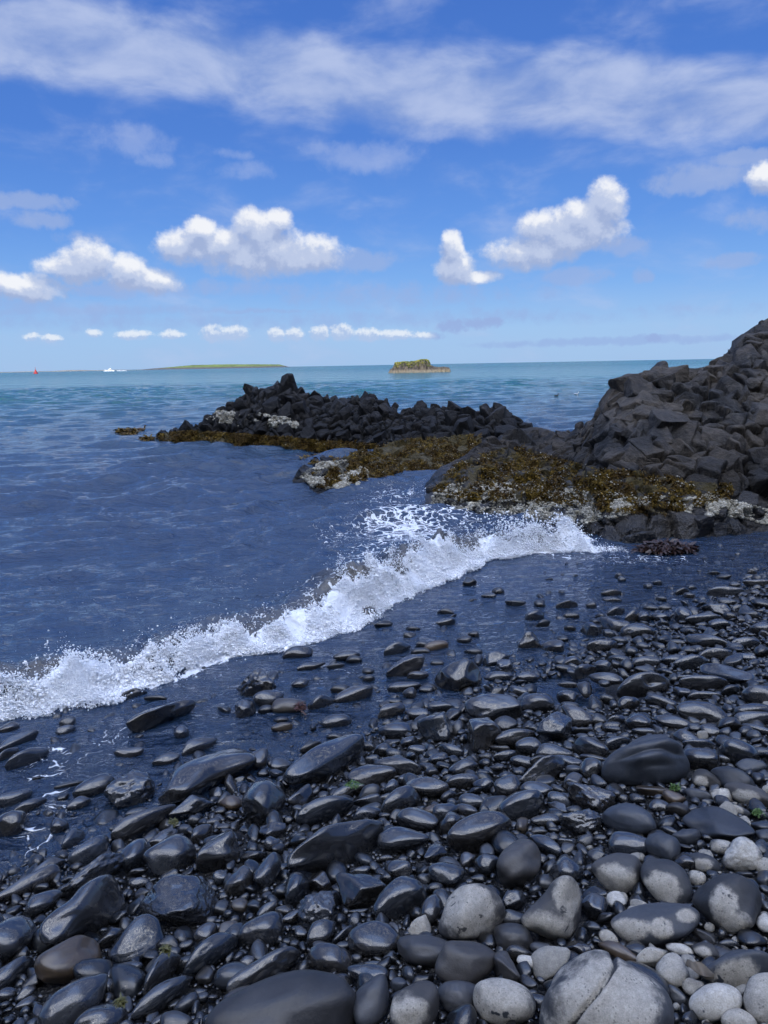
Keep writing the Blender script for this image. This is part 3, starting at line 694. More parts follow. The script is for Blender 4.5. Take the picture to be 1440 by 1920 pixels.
def build_stones():
    for i, e in enumerate(IND):
        hero = 'poly' in e
        k = 6 if hero and e['area'] > 9000 else 5 if e['area'] > 2000 else 4
        V, F, dry, loc = build_stone(e, k, 1000 + i * 7)
        kd = e['kd']
        mat = {'w2p': M_PALE, 'bw': M_BROWN, 'wh': M_WHITE, 'mp': M_PALE}.get(kd, KIND_MAT[kd[0]])
        if kd[0] == 'm' and 'p' in kd: mat = M_PALE
        if e['fl'].get('damp'): mat = M_MID
        name = 'boulder' if hero else 'beach_stone'
        me = mesh_np(name, V, F, True, {'dry': dry} if dry.max() > 0 else None, mat)
        o = obj(name, me, loc)
        e['o'] = o
        o['category'] = 'boulder' if hero else 'stone'
        o['group'] = 'large boulders on the beach' if hero else 'loose stones on the beach'
    # labels: landmark boulders by their looks, the others by the landmark they lie nearest to
    lms = [e for e in IND if 'poly' in e]
    for e in lms: e['o']['label'] = e['label']
    dirs = ['to the right of', 'below and right of', 'directly below', 'below and left of', 'to the left of', 'above and left of', 'directly above', 'above and right of']
    groups = {}
    for e in IND:
        if 'poly' in e: continue
        dd = [np.hypot(*((e['c'] - l['c']) * np.array([1, 1.3]))) for l in lms]
        j = int(np.argmin(dd)); v = e['c'] - lms[j]['c']
        k = int(round(math.atan2(v[1], v[0]) / (PI / 4))) % 8
        groups.setdefault((j, k), []).append((dd[j], e))
    ords = ['', 'second ', 'third ', 'fourth ', 'fifth ', 'sixth ', 'seventh ', 'eighth ', 'ninth ', 'tenth ', 'eleventh ', 'twelfth ', 'thirteenth ', 'fourteenth ', 'fifteenth ', 'sixteenth ', 'seventeenth ', 'eighteenth ', 'nineteenth ', 'twentieth ']
    for (j, k), L in groups.items():
        L.sort(key=lambda q: q[0])
        for n, (_, e) in enumerate(L):
            size = 'big ' if e['area'] > 4200 else '' if e['area'] > 1100 else 'small '
            e['o']['label'] = f"{size}{shape_word(e)} {tone_word(e['kd'])} stone, {ords[min(n, 19)]}nearest {dirs[k]} the {lms[j]['lm']}"
build_stones()

# ------------------------------------------------------------------ pebbles between the stones, and the gravel bed
PUD = on_water(1105, 1312)
def build_pebbles():
    pile = Pile()
    for i, e in enumerate(REST):
        V, F, dry, loc = build_stone(e, 3, 9000 + i)
        pile.add(V + loc, F, dry=0.0)
    # discs already taken, in a coarse grid
    cell = 0.12; grid = {}
    def put(x, y, r):
        for ix in range(int((x - r) // cell), int((x + r) // cell) + 1):
            for iy in range(int((y - r) // cell), int((y + r) // cell) + 1):
                grid.setdefault((ix, iy), []).append((x, y, r))
    ell = []
    for (x, y, A, rad, z) in foot:
        ell.append((x, y, np.linalg.inv(A)))
        r = np.sqrt(np.linalg.eigvalsh(A @ A.T).max()) + 0.06
        rad = max(math.sqrt(abs(np.linalg.det(A))), 0.01)
        for ix in range(int((x - r) // cell), int((x + r) // cell) + 1):
            for iy in range(int((y - r) // cell), int((y + r) // cell) + 1):
                grid.setdefault((ix, iy), []).append((x, y, ell[-1][2], rad))
    def free(x, y, r, tol):
        for it in grid.get((int(x // cell), int(y // cell)), ()):
            if isinstance(it[2], float):
                if (it[0] - x) ** 2 + (it[1] - y) ** 2 < ((it[2] + r) * tol) ** 2: return False
            else:
                a, b = x - it[0], y - it[1]
                m = it[2]
                u = m[0, 0] * a + m[0, 1] * b; v = m[1, 0] * a + m[1, 1] * b
                if u * u + v * v < (1 + 0.6 * r / it[3]) ** 2 - 0.12: return False
        return True
    pts = []
    rr = np.random.default_rng(3)
    for (r0, r1, tries, tol) in ((0.040, 0.065, 2600, 0.95), (0.026, 0.042, 16000, 0.88), (0.015, 0.028, 40000, 0.86), (0.008, 0.015, 80000, 0.84), (0.005, 0.009, 50000, 0.84)):
        for _ in range(tries):
            # positions spread so that the near beach is denser
            yy = 1.0 + 8.5 * rr.random() ** 2.0 if r0 < 0.016 else 1.0 + 9.5 * rr.random() ** 1.5
            xx = (rr.random() * 2 - 1) * (0.85 * yy + 0.5)
            s = sdist(xx, yy)
            if s < -1.75: continue
            land = sstep(-0.55, 0.35, s)
            if rr.random() > 0.35 + 0.65 * land: continue
            if s < -0.5 and r0 < 0.016: continue
            if ((xx - PUD[0]) / 0.42) ** 2 + ((yy - PUD[1]) / 0.34) ** 2 < 1 and r0 < 0.03: continue
            r = r0 + (r1 - r0) * rr.random() ** 1.6
            if r0 > 0.04 and s > 0.6 and rr.random() < 0.55: continue
            if not free(xx, yy, r, tol): continue
            put(xx, yy, float(r)); pts.append((xx, yy, r, s))
    pts = np.array(pts)
    shapes3 = [stone_unit(3, 400 + i, rr.uniform(4.5, 8), 14, 0.28)[0] for i in range(10)]
    shapes2 = [stone_unit(2, 500 + i, 5.5, 14, 0.25)[0] for i in range(10)]
    F3, F2 = ico(3)[1], ico(2)[1]
    kind = rr.integers(0, 10, len(pts))
    for k in range(10):
        for big in (0, 1):
            sel = (kind == k) & ((pts[:, 2] > 0.02) == bool(big))
            q = pts[sel]
            if not len(q): continue
            n = len(q)
            an = rr.random(n) * 2 * PI
            el = rr.uniform(0.72, 1.0, n)
            fl = rr.uniform(0.5, 0.85, n)
            ca, sa = np.cos(an), np.sin(an)
            M = np.zeros((n, 3, 3))
            M[:, 0, 0] = ca * q[:, 2] * 1.18; M[:, 0, 1] = -sa * q[:, 2] * el
            M[:, 1, 0] = sa * q[:, 2] * 1.18; M[:, 1, 1] = ca * q[:, 2] * el
            M[:, 2, 2] = q[:, 2] * fl
            M[:, 2, 0] = q[:, 2] * rr.normal(0, 0.22, n); M[:, 2, 1] = q[:, 2] * rr.normal(0, 0.22, n)
            z = SLOPE * q[:, 3]
            z = np.where((z < 0) & (rr.random(n) < 0.3), np.maximum(z, -0.6 * q[:, 2]), z) + q[:, 2] * rr.uniform(0.05, 0.5, n)
            V, F = scatter_shape(shapes3[k] if big else shapes2[k], F3 if big else F2, np.stack([q[:, 0], q[:, 1], z], 1), M)
            s = np.repeat(q[:, 3], len(shapes3[k]) if big else len(shapes2[k]))
            # dry pebbles only well up the beach, towards the right
            pd = sstep(1.6, 2.9, q[:, 3] + 0.25 * q[:, 0]) * 0.75
            dr = (rr.random(n) < pd * 0.55) * 1.2
            pile.add(V, F, dry=np.repeat(dr, len(V) // n))
    o = obj('pebbles', pile.mesh('pebbles', M_PEB), kind='stuff', label='small dark pebbles and shingle filling the gaps between the stones', category='pebbles')
    return len(pts)
NPEB = build_pebbles()

def build_beach():
    m, t, b = new_mat('wet_gravel')
    geo = t.node('ShaderNodeNewGeometry'); P = geo.outputs['Position']
    v = t.node('ShaderNodeTexVoronoi', ins={0: P, 'Scale': 55.0})
    v2 = t.node('ShaderNodeTexVoronoi', ins={0: P, 'Scale': 130.0})
    n = t.noise(P, 14.0, 5.0)
    col = t.mix(v.outputs['Color'], (0.008, 0.0085, 0.009), (0.026, 0.026, 0.027))
    col = t.mix(t.ss(n, 0.45, 0.65), col, (0.012, 0.012, 0.013))
    t.set(b.inputs['Base Color'], col)
    t.set(b.inputs['Roughness'], t.lin(v.outputs['Distance'], 0, 0.6, 0.25, 0.6))
    h = t.math('SUBTRACT', t.math('MULTIPLY', v2.outputs['Distance'], -0.35), v.outputs['Distance'])
    t.set(b.inputs['Normal'], t.bump(h, 0.9, 0.02))
    xs = np.concatenate([np.linspace(-60, -6, 30), np.linspace(-5.9, 9, 260), np.linspace(9.2, 60, 30)])
    ys = np.concatenate([np.linspace(-22, 0.5, 40), np.linspace(0.55, 12, 240), np.linspace(12.3, 40, 40)])
    X, Y = np.meshgrid(xs, ys)
    Z = beach_z(X, Y)
    nn = fbm(np.stack([X.ravel() * 1.7, Y.ravel() * 1.7, 0 * X.ravel()], 1), 5, 4).reshape(X.shape)
    Z = Z + 0.012 * nn - 0.012
    Z = Z - 0.07 * np.exp(-((X - PUD[0]) / 0.45) ** 2 - ((Y - PUD[1]) / 0.36) ** 2)
    Z = np.maximum(Z, -3)
    V = np.stack([X.ravel(), Y.ravel(), Z.ravel()], 1)
    nx, ny = len(xs), len(ys)
    idx = np.arange(nx * ny).reshape(ny, nx)
    F = np.stack([idx[:-1, :-1].ravel(), idx[:-1, 1:].ravel(), idx[1:, 1:].ravel(), idx[1:, :-1].ravel()], 1)
    obj('beach', mesh_np('beach', V, F, True, None, m), kind='structure')
    # the steep hillside behind the photographer that keeps this shore in the shade
    m2, t, b = new_mat('hillside_turf')
    geo = t.node('ShaderNodeNewGeometry'); P = geo.outputs['Position']
    n = t.noise(P, 0.25, 6.0, 0.6); n2 = t.noise(P, 2.0, 4.0)
    col = t.mix(t.ss(n, 0.42, 0.6), (0.045, 0.06, 0.018), (0.09, 0.075, 0.055))
    t.set(b.inputs['Base Color'], t.mix(t.ss(n2, 0.3, 0.7), col, (0.05, 0.05, 0.045)))
    b.inputs['Roughness'].default_value = 0.95
    t.set(b.inputs['Normal'], t.bump(n2, 0.8, 0.4))
    xs = np.linspace(-420, 420, 150); us = np.linspace(0, 1, 26)
    X, U = np.meshgrid(xs, us)
    prof = sstep(0.0, 0.75, U)
    topz = HILL_H + 3.5 * fbm(np.stack([X.ravel() * 0.02, 0 * X.ravel(), 0 * X.ravel()], 1), 8, 4).reshape(X.shape)
    Y = -20 - 46 * U + 4 * fbm(np.stack([X.ravel() * 0.05, U.ravel() * 4, 0 * X.ravel()], 1), 9, 3).reshape(X.shape)
    Z = -1 + (topz + 1) * np.minimum(1, U / 0.9) ** 1.1 + 1.5 * fbm(np.stack([X.ravel() * 0.12, U.ravel() * 9, 0 * X.ravel()], 1), 10, 3).reshape(X.shape) * (U < 0.85)
    V = np.stack([X.ravel(), Y.ravel(), Z.ravel()], 1)
    nx, ny = len(xs), len(us)
    idx = np.arange(nx * ny).reshape(ny, nx)
    F = np.stack([idx[:-1, :-1].ravel(), idx[1:, :-1].ravel(), idx[1:, 1:].ravel(), idx[:-1, 1:].ravel()], 1)
    obj('hill', mesh_np('hill', V, F, True, None, m2), kind='structure')
build_beach()
# ------------------------------------------------------------------ sea, breaking wave, foam
FOOT_PX = [(-260,1420),(-120,1385),(0,1352),(75,1338),(150,1322),(225,1298),(280,1290),(325,1282),(360,1266),(425,1238),(500,1222),(575,1205),(650,1180),(700,1157),(755,1126),(820,1090),(895,1055),(960,1041),(1040,1036),(1105,1033),(1180,1030)]
FOOT = np.array([on_water(*p)[:2] for p in FOOT_PX])
_seg = np.hypot(*np.diff(FOOT, axis=0).T); _cum = np.concatenate([[0], np.cumsum(_seg)])
FLEN = _cum[-1]
def foot_at(s):
    return np.stack([np.interp(s, _cum, FOOT[:, 0]), np.interp(s, _cum, FOOT[:, 1])], -1)
# resampled, smoothed frame along the wave
_S = np.linspace(0, FLEN, 240)
_FP = foot_at(_S)
for _ in range(8): _FP[1:-1] = (_FP[:-2] + 2 * _FP[1:-1] + _FP[2:]) / 4
_T = np.gradient(_FP, axis=0); _T /= np.linalg.norm(_T, axis=1)[:, None]
_NQ = np.stack([-_T[:, 1], _T[:, 0]], 1)          # points out to sea
# height of the breaker along its length (by photo column)
_HX = project(np.concatenate([_FP, np.zeros((240, 1))], 1))[0]
CREST = np.interp(_HX, [-260, 0, 120, 250, 330, 450, 560, 650, 720, 800, 880, 950, 1020, 1080, 1120, 1180], [.19, .16, .15, .15, .13, .13, .15, .19, .25, .27, .28, .25, .22, .17, .07, .0])

WIG = fbm(np.stack([_S * 2.3, 0 * _S, 0 * _S], 1), 47, 4)
CREST = CREST * (1 + 0.32 * fbm(np.stack([_S * 1.9, 0 * _S + 4, 0 * _S], 1), 48, 3))

def wave_coords(x, y):
    """nearest point of the wave foot: arc parameter index and seaward distance"""
    P = np.stack([x, y], 1)
    best = np.full(len(P), 1e9); bi = np.zeros(len(P), int)
    for k in range(0, 240, 3):
        d = (P[:, 0] - _FP[k, 0]) ** 2 + (P[:, 1] - _FP[k, 1]) ** 2
        m = d < best; best[m] = d[m]; bi[m] = k
    bb = bi.copy()
    for o in (-2, -1, 1, 2):
        k = np.clip(bi + o, 0, 239)
        d = (P[:, 0] - _FP[k, 0]) ** 2 + (P[:, 1] - _FP[k, 1]) ** 2
        m = d < best; best[m] = d[m]; bb[m] = k[m]
    q = ((P - _FP[bb]) * _NQ[bb]).sum(1)
    return bb, q, np.sqrt(best)

def breaker(bb, q):
    h = CREST[bb]
    front = sstep(0.0, 0.24, q)
    back = np.exp(-np.maximum(q - 0.26, 0) ** 2 / (2 * 0.42 ** 2))
    trough = -0.02 * np.exp(-((q - 1.5) / 0.4) ** 2)
    return h * front * back + trough

def sea_waves(x, y, dx, D):
    r = np.random.default_rng(21)
    n = 110
    lam = np.exp(r.uniform(math.log(0.16), math.log(4.5), n))
    ang = np.where(r.random(n) < 0.75, r.normal(0, 0.42, n), r.uniform(-1.3, 1.3, n)) - PI / 2 + 0.25
    ph = r.random(n) * 2 * PI
    h = np.zeros_like(x); ox = np.zeros_like(x); oy = np.zeros_like(x)
    # slow warping breaks up the regular pattern
    wx = x + 0.5 * vnoise(np.stack([x * 0.35, y * 0.35, 0 * x], 1), 61) + 0.14 * vnoise(np.stack([x * 1.3, y * 1.3, 0 * x], 1), 62)
    wy = y + 0.5 * vnoise(np.stack([x * 0.35, y * 0.35, 0 * x + 5], 1), 63) + 0.14 * vnoise(np.stack([x * 1.3, y * 1.3, 0 * x + 5], 1), 64)
    gust = 0.75 + 0.5 * vnoise(np.stack([x * 0.09, y * 0.05, 0 * x], 1), 65)
    deep = sstep(1.2, 5.0, D)
    for k in range(n):
        kk = 2 * PI / lam[k]
        a = 0.0098 * lam[k] ** 0.95 / (1 + (lam[k] / 2.8) ** 2 * 0.7)
        fade = np.clip((lam[k] / dx - 2.5) / 3.0, 0, 1)
        long_ = sstep(0.25, 1.2, lam[k])
        am = a * fade * (deep * long_ + (1 - long_) * (0.25 + 0.75 * deep))
        c, s = math.cos(ang[k]), math.sin(ang[k])
        arg = kk * (wx * c + wy * s) + ph[k]
        h += am * np.sin(arg); cs = am * np.cos(arg) * 0.9
        ox += c * cs; oy += s * cs
    return h * gust, ox * gust, oy * gust

def water_material():
    m, t, b = new_mat('sea_water')
    geo = t.node('ShaderNodeNewGeometry'); P = geo.outputs['Position']
    sep = t.node('ShaderNodeSeparateXYZ', ins={0: P})
    dist = t.vmath('LENGTH', t.vmath('MULTIPLY', P, (1, 1, 0)))
    deep = t.ss(dist, 10.0, 75.0)
    pn = t.noise(t.vmath('MULTIPLY', P, (0.02, 0.05, 0)), 1.0, 3.0)
    far = t.mix(pn, SEA_FAR_A, SEA_FAR_B)
    wcol = t.mix(deep, SEA_NEAR, far)
    silt = t.attr('silt')
    wcol = t.mix(silt, wcol, (0.10, 0.095, 0.085))
    # foam lace
    fo = t.attr('foam')
    w1 = t.noise(P, 3.0, 3.0, out='Color')
    pw = t.vmath('ADD', t.vmath('MULTIPLY', P, (1, 1, 0.3)), t.vmath('SCALE', t.vmath('SUBTRACT', w1, (0.5, 0.5, 0.5)), 0.45))
    v1 = t.node('ShaderNodeTexVoronoi', feature='DISTANCE_TO_EDGE', ins={0: pw, 'Scale': 6.5}).outputs['Distance']
    v2 = t.node('ShaderNodeTexVoronoi', feature='DISTANCE_TO_EDGE', ins={0: pw, 'Scale': 17.0}).outputs['Distance']
    n1 = t.noise(pw, 9.0, 6.0, 0.65)
    lace = t.math('ADD', t.math('ADD', t.ss(v1, 0.16, 0.0, 0.0, 0.45), t.ss(v2, 0.2, 0.0, 0.0, 0.25)), t.math('MULTIPLY', n1, 0.75))
    thr = t.math('MULTIPLY_ADD', fo, -0.95, 1.28)
    ff = t.math('MULTIPLY', t.ss(t.math('SUBTRACT', lace, thr), 0.0, 0.22), t.ss(fo, 0.02, 0.1))
    ff = t.math('MAXIMUM', ff, t.ss(fo, 0.8, 0.97))
    # white caps far out
    pc = t.vmath('MULTIPLY', P, (0.16, 0.55, 0))
    wc = t.ss(t.noise(pc, 1.0, 5.0, 0.6), 0.72, 0.77)
    wc = t.math('MULTIPLY', wc, t.ss(dist, 45.0, 130.0))
    ff = t.math('MAXIMUM', ff, wc)
    t.set(b.inputs['Base Color'], t.mix(ff, wcol, (0.82, 0.84, 0.86)))
    t.set(b.inputs['Roughness'], t.mix(ff, t.lin(dist, 5, 400, 0.05, 0.22), (0.8, 0.8, 0.8)))
    b.inputs['IOR'].default_value = 1.45
    # small ripples, running across the wind
    pr = t.vmath('ADD', t.vmath('MULTIPLY', P, (1.0, 1.7, 0.5)), t.vmath('SCALE', t.vmath('SUBTRACT', w1, (0.5, 0.5, 0.5)), 0.25))
    r1 = t.noise(pr, 5.0, 4.0, 0.55, 0.3)
    r2 = t.noise(pr, 19.0, 4.0, 0.6, 0.3)
    r3 = t.noise(t.vmath('MULTIPLY', P, (0.35, 1.0, 0)), 0.9, 5.0, 0.6)
    r4 = t.noise(t.vmath('MULTIPLY', P, (0.35, 1.0, 0)), 0.16, 4.0, 0.6)
    calm = t.attr('calm')
    near = t.math('MULTIPLY', t.math('ADD', t.math('MULTIPLY', r1, 0.02), t.math('MULTIPLY', r2, 0.0035)), calm)
    nf = t.math('MULTIPLY', near, t.ss(dist, 60.0, 15.0))
    h = t.math('ADD', nf, t.math('ADD', t.math('MULTIPLY', r3, t.ss(dist, 12.0, 60.0, 0.0, 0.2)), t.math('MULTIPLY', r4, t.ss(dist, 40.0, 150.0, 0.0, 2.2))))
    # sharp little crests
    r5 = t.noise(t.vmath('ADD', t.vmath('MULTIPLY', P, (0.75, 1.9, 0)), t.vmath('SCALE', t.vmath('SUBTRACT', w1, (0.5, 0.5, 0.5)), 0.5)), 1.9, 5.0, 0.55)
    rdg = t.math('POWER', t.math('SUBTRACT', 1.0, t.math('MULTIPLY', t.math('ABSOLUTE', t.math('SUBTRACT', r5, 0.5)), 2.0)), 3.0)
    h = t.math('ADD', h, t.math('MULTIPLY', t.math('MULTIPLY', rdg, t.ss(dist, 70.0, 12.0)), t.math('MULTIPLY', calm, 0.03)))
    h = t.math('ADD', h, t.math('MULTIPLY', ff, 0.02))
    nrm = t.bump(h, 1.0, 1.0)
    t.set(b.inputs['Normal'], nrm)
    # the thin sheet over the beach is clear: the bed shows through it
    fr = t.node('ShaderNodeFresnel', ins={'IOR': 1.45, 'Normal': nrm})
    tr = t.node('ShaderNodeBsdfTransparent', ins={'Color': (0.62, 0.68, 0.72, 1)})
    gl = t.node('ShaderNodeBsdfGlossy', ins={'Color': (1, 1, 1, 1), 'Roughness': 0.04, 'Normal': nrm})
    clear = t.node('ShaderNodeMixShader', ins={0: fr.outputs[0], 1: tr.outputs[0], 2: gl.outputs[0]})
    k = t.math('MULTIPLY', t.attr('shallow'), t.math('SUBTRACT', 1.0, ff))
    mx = t.node('ShaderNodeMixShader', ins={0: k, 1: b.outputs[0], 2: clear.outputs[0]})
    out = [n for n in t.n if n.type == 'OUTPUT_MATERIAL'][0]
    t.l.new(mx.outputs[0], out.inputs['Surface'])
    return m
M_WATER = water_material()

FOAM_ZONES = [  # cx, cy, rx, ry, tilt, strength  (photo)
 (760,990,120,50,-5,.85),(690,1050,110,55,20,.6),(860,965,60,22,0,.7),(640,1000,90,40,10,.45),(560,1120,200,45,22,.36),(330,1180,220,50,14,.30),(170,1130,200,40,5,.24),(420,1090,110,30,12,.34),
 (740,925,110,28,5,.52),(650,935,60,14,5,.42),(100,1420,90,40,10,.52),(95,1480,60,50,-60,.62),(60,1560,70,60,-40,.52),(200,1385,120,25,12,.46),(470,1330,160,30,10,.34),(640,1262,150,25,15,.34),
 (900,1090,120,25,10,.36),(1180,1048,260,16,-2,.44),(1250,1150,190,50,-10,.30),(1050,1040,90,14,0,.5),(130,1200,160,30,10,.28),(70,1300,100,30,0,.4),(1110,1120,240,40,-5,.16),(560,1210,120,20,15,.35)]

def build_sea():
    ys = [2.0]
    while ys[-1] < 130: ys.append(ys[-1] * 1.0046)
    while ys[-1] < 32000: ys.append(ys[-1] * 1.032)
    ys = np.array(ys)
    us = np.concatenate([np.linspace(-2.2, -0.72, 60)[:-1], np.linspace(-0.72, 0.72, 580), np.linspace(0.72, 2.0, 50)[1:]])
    U, Y = np.meshgrid(us, ys)
    X = U * Y
    x, y = X.ravel(), Y.ravel()
    dx = np.maximum(0.0046, 0.0025) * y
    dx = np.where(y > 130, 0.032 * y, dx)
    D = -sdist(x, y)
    near = (y < 131)
    h = np.zeros_like(x); ox = np.zeros_like(x); oy = np.zeros_like(x)
    h[near], ox[near], oy[near] = sea_waves(x[near], y[near], dx[near], D[near])
    fadeout = 1 - sstep(80, 130, y)
    h *= fadeout; ox *= fadeout; oy *= fadeout
    foam = np.zeros_like(x); silt = np.zeros_like(x); calm = np.ones_like(x)
    nb = y < 16
    bb, q, dd = wave_coords(x[nb], y[nb])
    br = breaker(bb, q)
    damp = 1 - 0.8 * np.exp(-((q - 0.2) / 0.35) ** 2)
    tu = fbm(np.stack([x[nb] * 5, y[nb] * 5, 0 * x[nb]], 1), 31, 4)
    h[nb] = h[nb] * damp + br * (1 + 0.22 * tu) + 0.012 * tu * sstep(0.1, 0.5, br / 0.2)
    # wash in front of the wave: small confused ripples
    wash = sstep(0.15, -0.1, q) * sstep(-3.5, -0.5, q)
    h[nb] += wash * 0.007 * fbm(np.stack([x[nb] * 7, y[nb] * 11, 0 * x[nb]], 1), 35, 3)
    foam[nb] = np.maximum(foam[nb], 1.0 * sstep(-0.04, 0.03, q) * sstep(0.10, -0.06, q - 0.24 - 0.16 * WIG[bb]) * sstep(0.02, 0.1, CREST[bb]))
    foam[nb] = np.maximum(foam[nb], 0.42 * sstep(0.2, 0.4, q) * sstep(1.5, 0.5, q) * sstep(0.02, 0.1, CREST[bb]))
    silt[nb] = sstep(0.02, 0.12, q) * sstep(0.75, 0.35, q) * sstep(0.05, 0.2, CREST[bb]) * 0.9
    px, py, pz = project(np.stack([x[nb], y[nb], 0 * x[nb]], 1))
    zz = np.zeros(len(px))
    for (cx, cy, rx, ry, an, st) in FOAM_ZONES:
        ca, sa = math.cos(R(an)), math.sin(R(an))
        a = ((px - cx) * ca - (py - cy) * sa) / rx; b = ((px - cx) * sa + (py - cy) * ca) / ry
        zz = np.maximum(zz, st * np.exp(-(a * a + b * b) * 0.9))
    foam[nb] = np.maximum(foam[nb], zz)
    # the still blue puddle among the stones
    pud = np.exp(-(((px - 1110) / 110) ** 2 + ((py - 1305) / 40) ** 2))
    calm[nb] = np.clip(1 - 0.85 * pud, 0, 1) * 1.0
    px2, py2, _ = px, py, 0
    shallow = np.zeros_like(x); shallow[nb] = 0.5 * sstep(1.9, 0.5, D[nb]) * (1 - silt[nb])
    V = np.stack([x + ox, y + oy, h], 1)
    nx, ny = len(us), len(ys)
    idx = np.arange(nx * ny).reshape(ny, nx)
    F = np.stack([idx[:-1, :-1].ravel(), idx[:-1, 1:].ravel(), idx[1:, 1:].ravel(), idx[1:, :-1].ravel()], 1)
    obj('sea', mesh_np('sea', V, F, True, {'foam': foam, 'silt': silt, 'calm': calm, 'shallow': shallow}, M_WATER), kind='structure')
build_sea()

def foam_material():
    m, t, b = new_mat('white_foam')
    geo = t.node('ShaderNodeNewGeometry'); P = geo.outputs['Position']
    n = t.noise(P, 30.0, 4.0, 0.6)
    t.set(b.inputs['Base Color'], t.mix(t.ss(n, 0.3, 0.65), (0.86, 0.88, 0.90), (0.95, 0.96, 0.97)))
    b.inputs['Roughness'].default_value = 0.5
    b.inputs['Subsurface Weight'].default_value = 0.0
    t.set(b.inputs['Normal'], t.bump(t.noise(P, 160.0, 3.0, 0.6), 0.25, 0.006))
    return m
M_FOAM = foam_material()

def build_foam():
    rr = np.random.default_rng(77)
    n = 140000
    si = rr.random(n) * 239
    i0 = si.astype(int)
    fp = np.stack([np.interp(si, np.arange(240), _FP[:, 0]), np.interp(si, np.arange(240), _FP[:, 1])], 1)
    nq = _NQ[i0]; cr = np.interp(si, np.arange(240), CREST)
    s = np.interp(si, np.arange(240), _S)
    edge = 0.09 * fbm(np.stack([s * 3.1, 0 * s, 0 * s], 1), 41, 4)       # ragged front edge
    wg = np.interp(si, np.arange(240), WIG)
    q = edge - 0.03 + (0.33 + 0.17 * wg) * rr.random(n) ** 1.15
    # clumps
    p2 = np.stack([s * 6, q * 9, 0 * s], 1)
    cl = fbm(p2, 42, 4)
    prof = breaker(i0, q)
    jets = np.maximum(0, fbm(np.stack([s * 5.2, 0 * s + 3, 0 * s], 1), 43, 4)) ** 1.5
    up = np.abs(rr.normal(0, 1, n)) * (0.014 + 0.05 * jets) + 0.045 * np.clip(cl, -0.3, 1) * sstep(0, 0.15, q)
    z = prof * (1 + 0.35 * cl) + up * (cr > 0.03) * np.clip(cr / 0.16, 0, 1.3)
    r = np.exp(rr.normal(math.log(0.0030), 0.5, n)) * np.clip(1.25 - 6 * up, 0.45, 1.25)
    r *= np.clip(cr / 0.1, 0.4, 1)
    # brown open faces of the wave: no foam there
    px = np.interp(si, np.arange(240), _HX)
    openf = (np.exp(-((px - 905) / 45) ** 2) * sstep(0.05, 0.14, q) + 0.8 * np.exp(-((px - 640) / 25) ** 2) * sstep(0.16, 0.24, q) + 0.7 * np.exp(-((px - 200) / 30) ** 2) * sstep(0.1, 0.2, q)
             + 0.6 * np.exp(-((px - 120) / 25) ** 2) * sstep(0.16, 0.22, q) + 0.5 * np.exp(-((px - 460) / 25) ** 2) * sstep(0.16, 0.24, q))
    keep = (rr.random(n) > openf) & (cl + 0.9 - 1.5 * sstep(0.22, 0.46, q) > rr.random(n) * 0.9) & (rr.random(n) < np.clip(cr / 0.08, 0, 1))
    x = fp[:, 0] + nq[:, 0] * q + rr.normal(0, 0.01, n); y = fp[:, 1] + nq[:, 1] * q + rr.normal(0, 0.01, n)
    C = np.stack([x, y, z], 1)[keep]; r = r[keep]
    # the splash against the rock at the far end
    SV, SF = ico(1)
    A = rand_rot(len(C)) * r[:, None, None]
    A[:, :, 0] *= rr.uniform(0.9, 1.3, len(C))[:, None]
    V, F = scatter_shape(SV, SF, C, A)
    fo = obj('wave_foam', mesh_np('wave_foam', V, F, True, None, M_FOAM), kind='stuff', label='white foam of the breaking wave rolling up to the stones', category='foam')
    # spray: single drops and thrown strings of water
    P, Rr = [], []
    for _ in range(210):
        a = rr.random() * 239; i = int(a)
        if CREST[i] < 0.06: continue
        big = rr.random() < 0.22
        base = np.array([*(_FP[i] + _NQ[i] * rr.uniform(0.05, 0.35)), CREST[i] * 0.9])
        v = np.array([*(rr.normal(0, 0.35, 2) + _NQ[i] * 0.25), rr.uniform(0.8, 1.7 if big else 1.2)])
        m = int(rr.integers(14, 46) if big else rr.integers(3, 12))
        tt = np.sort(rr.random(m)) * v[2] / 9.8 * rr.uniform(0.9, 1.5)
        p = base + v * tt[:, None] + np.array([0, 0, -4.9]) * (tt ** 2)[:, None] + rr.normal(0, 0.006, (m, 3))
        P.append(p); Rr.append(np.clip(rr.normal(0.0045 if big else 0.0035, 0.0016, m), 0.0016, 0.009))
    m = 2600
    a = rr.random(m) * 239; i = a.astype(int)
    pos = np.concatenate([_FP[i] + _NQ[i] * rr.normal(0.18, 0.22, m)[:, None], (CREST[i] * rr.uniform(0.1, 1.0, m) + rr.exponential(0.055, m))[:, None]], 1)
    ok = CREST[i] > 0.05
    P.append(pos[ok]); Rr.append(np.clip(rr.exponential(0.0019, m)[ok] + 0.0012, 0, 0.007))
    # splash at the rock
    m = 2600
    a = rr.uniform(0.80, 0.985, m) * 239; i = a.astype(int)
    hgt = np.interp(_HX[i], [870, 950, 1000, 1060, 1095, 1110], [.1, .30, .34, .30, .2, .02])
    qq = rr.uniform(-0.05, 0.5, m)
    pos = np.concatenate([_FP[i] + _NQ[i] * qq[:, None], (hgt * rr.random(m) ** 0.6 * (1 + 0.5 * fbm(np.stack([a * 0.25, qq * 4, 0 * a], 1), 3, 3)))[:, None]], 1)
    P.append(pos); Rr.append(np.clip(rr.exponential(0.004, m) + 0.002, 0, 0.013))
    P = np.concatenate(P); Rr = np.concatenate(Rr)
    V, F = scatter_shape(SV, SF, P, rand_rot(len(P)) * Rr[:, None, None])
    obj('sea_spray', mesh_np('sea_spray', V, F, True, None, M_FOAM), kind='stuff', label='drops of white spray thrown up by the breaking wave', category='spray')
build_foam()
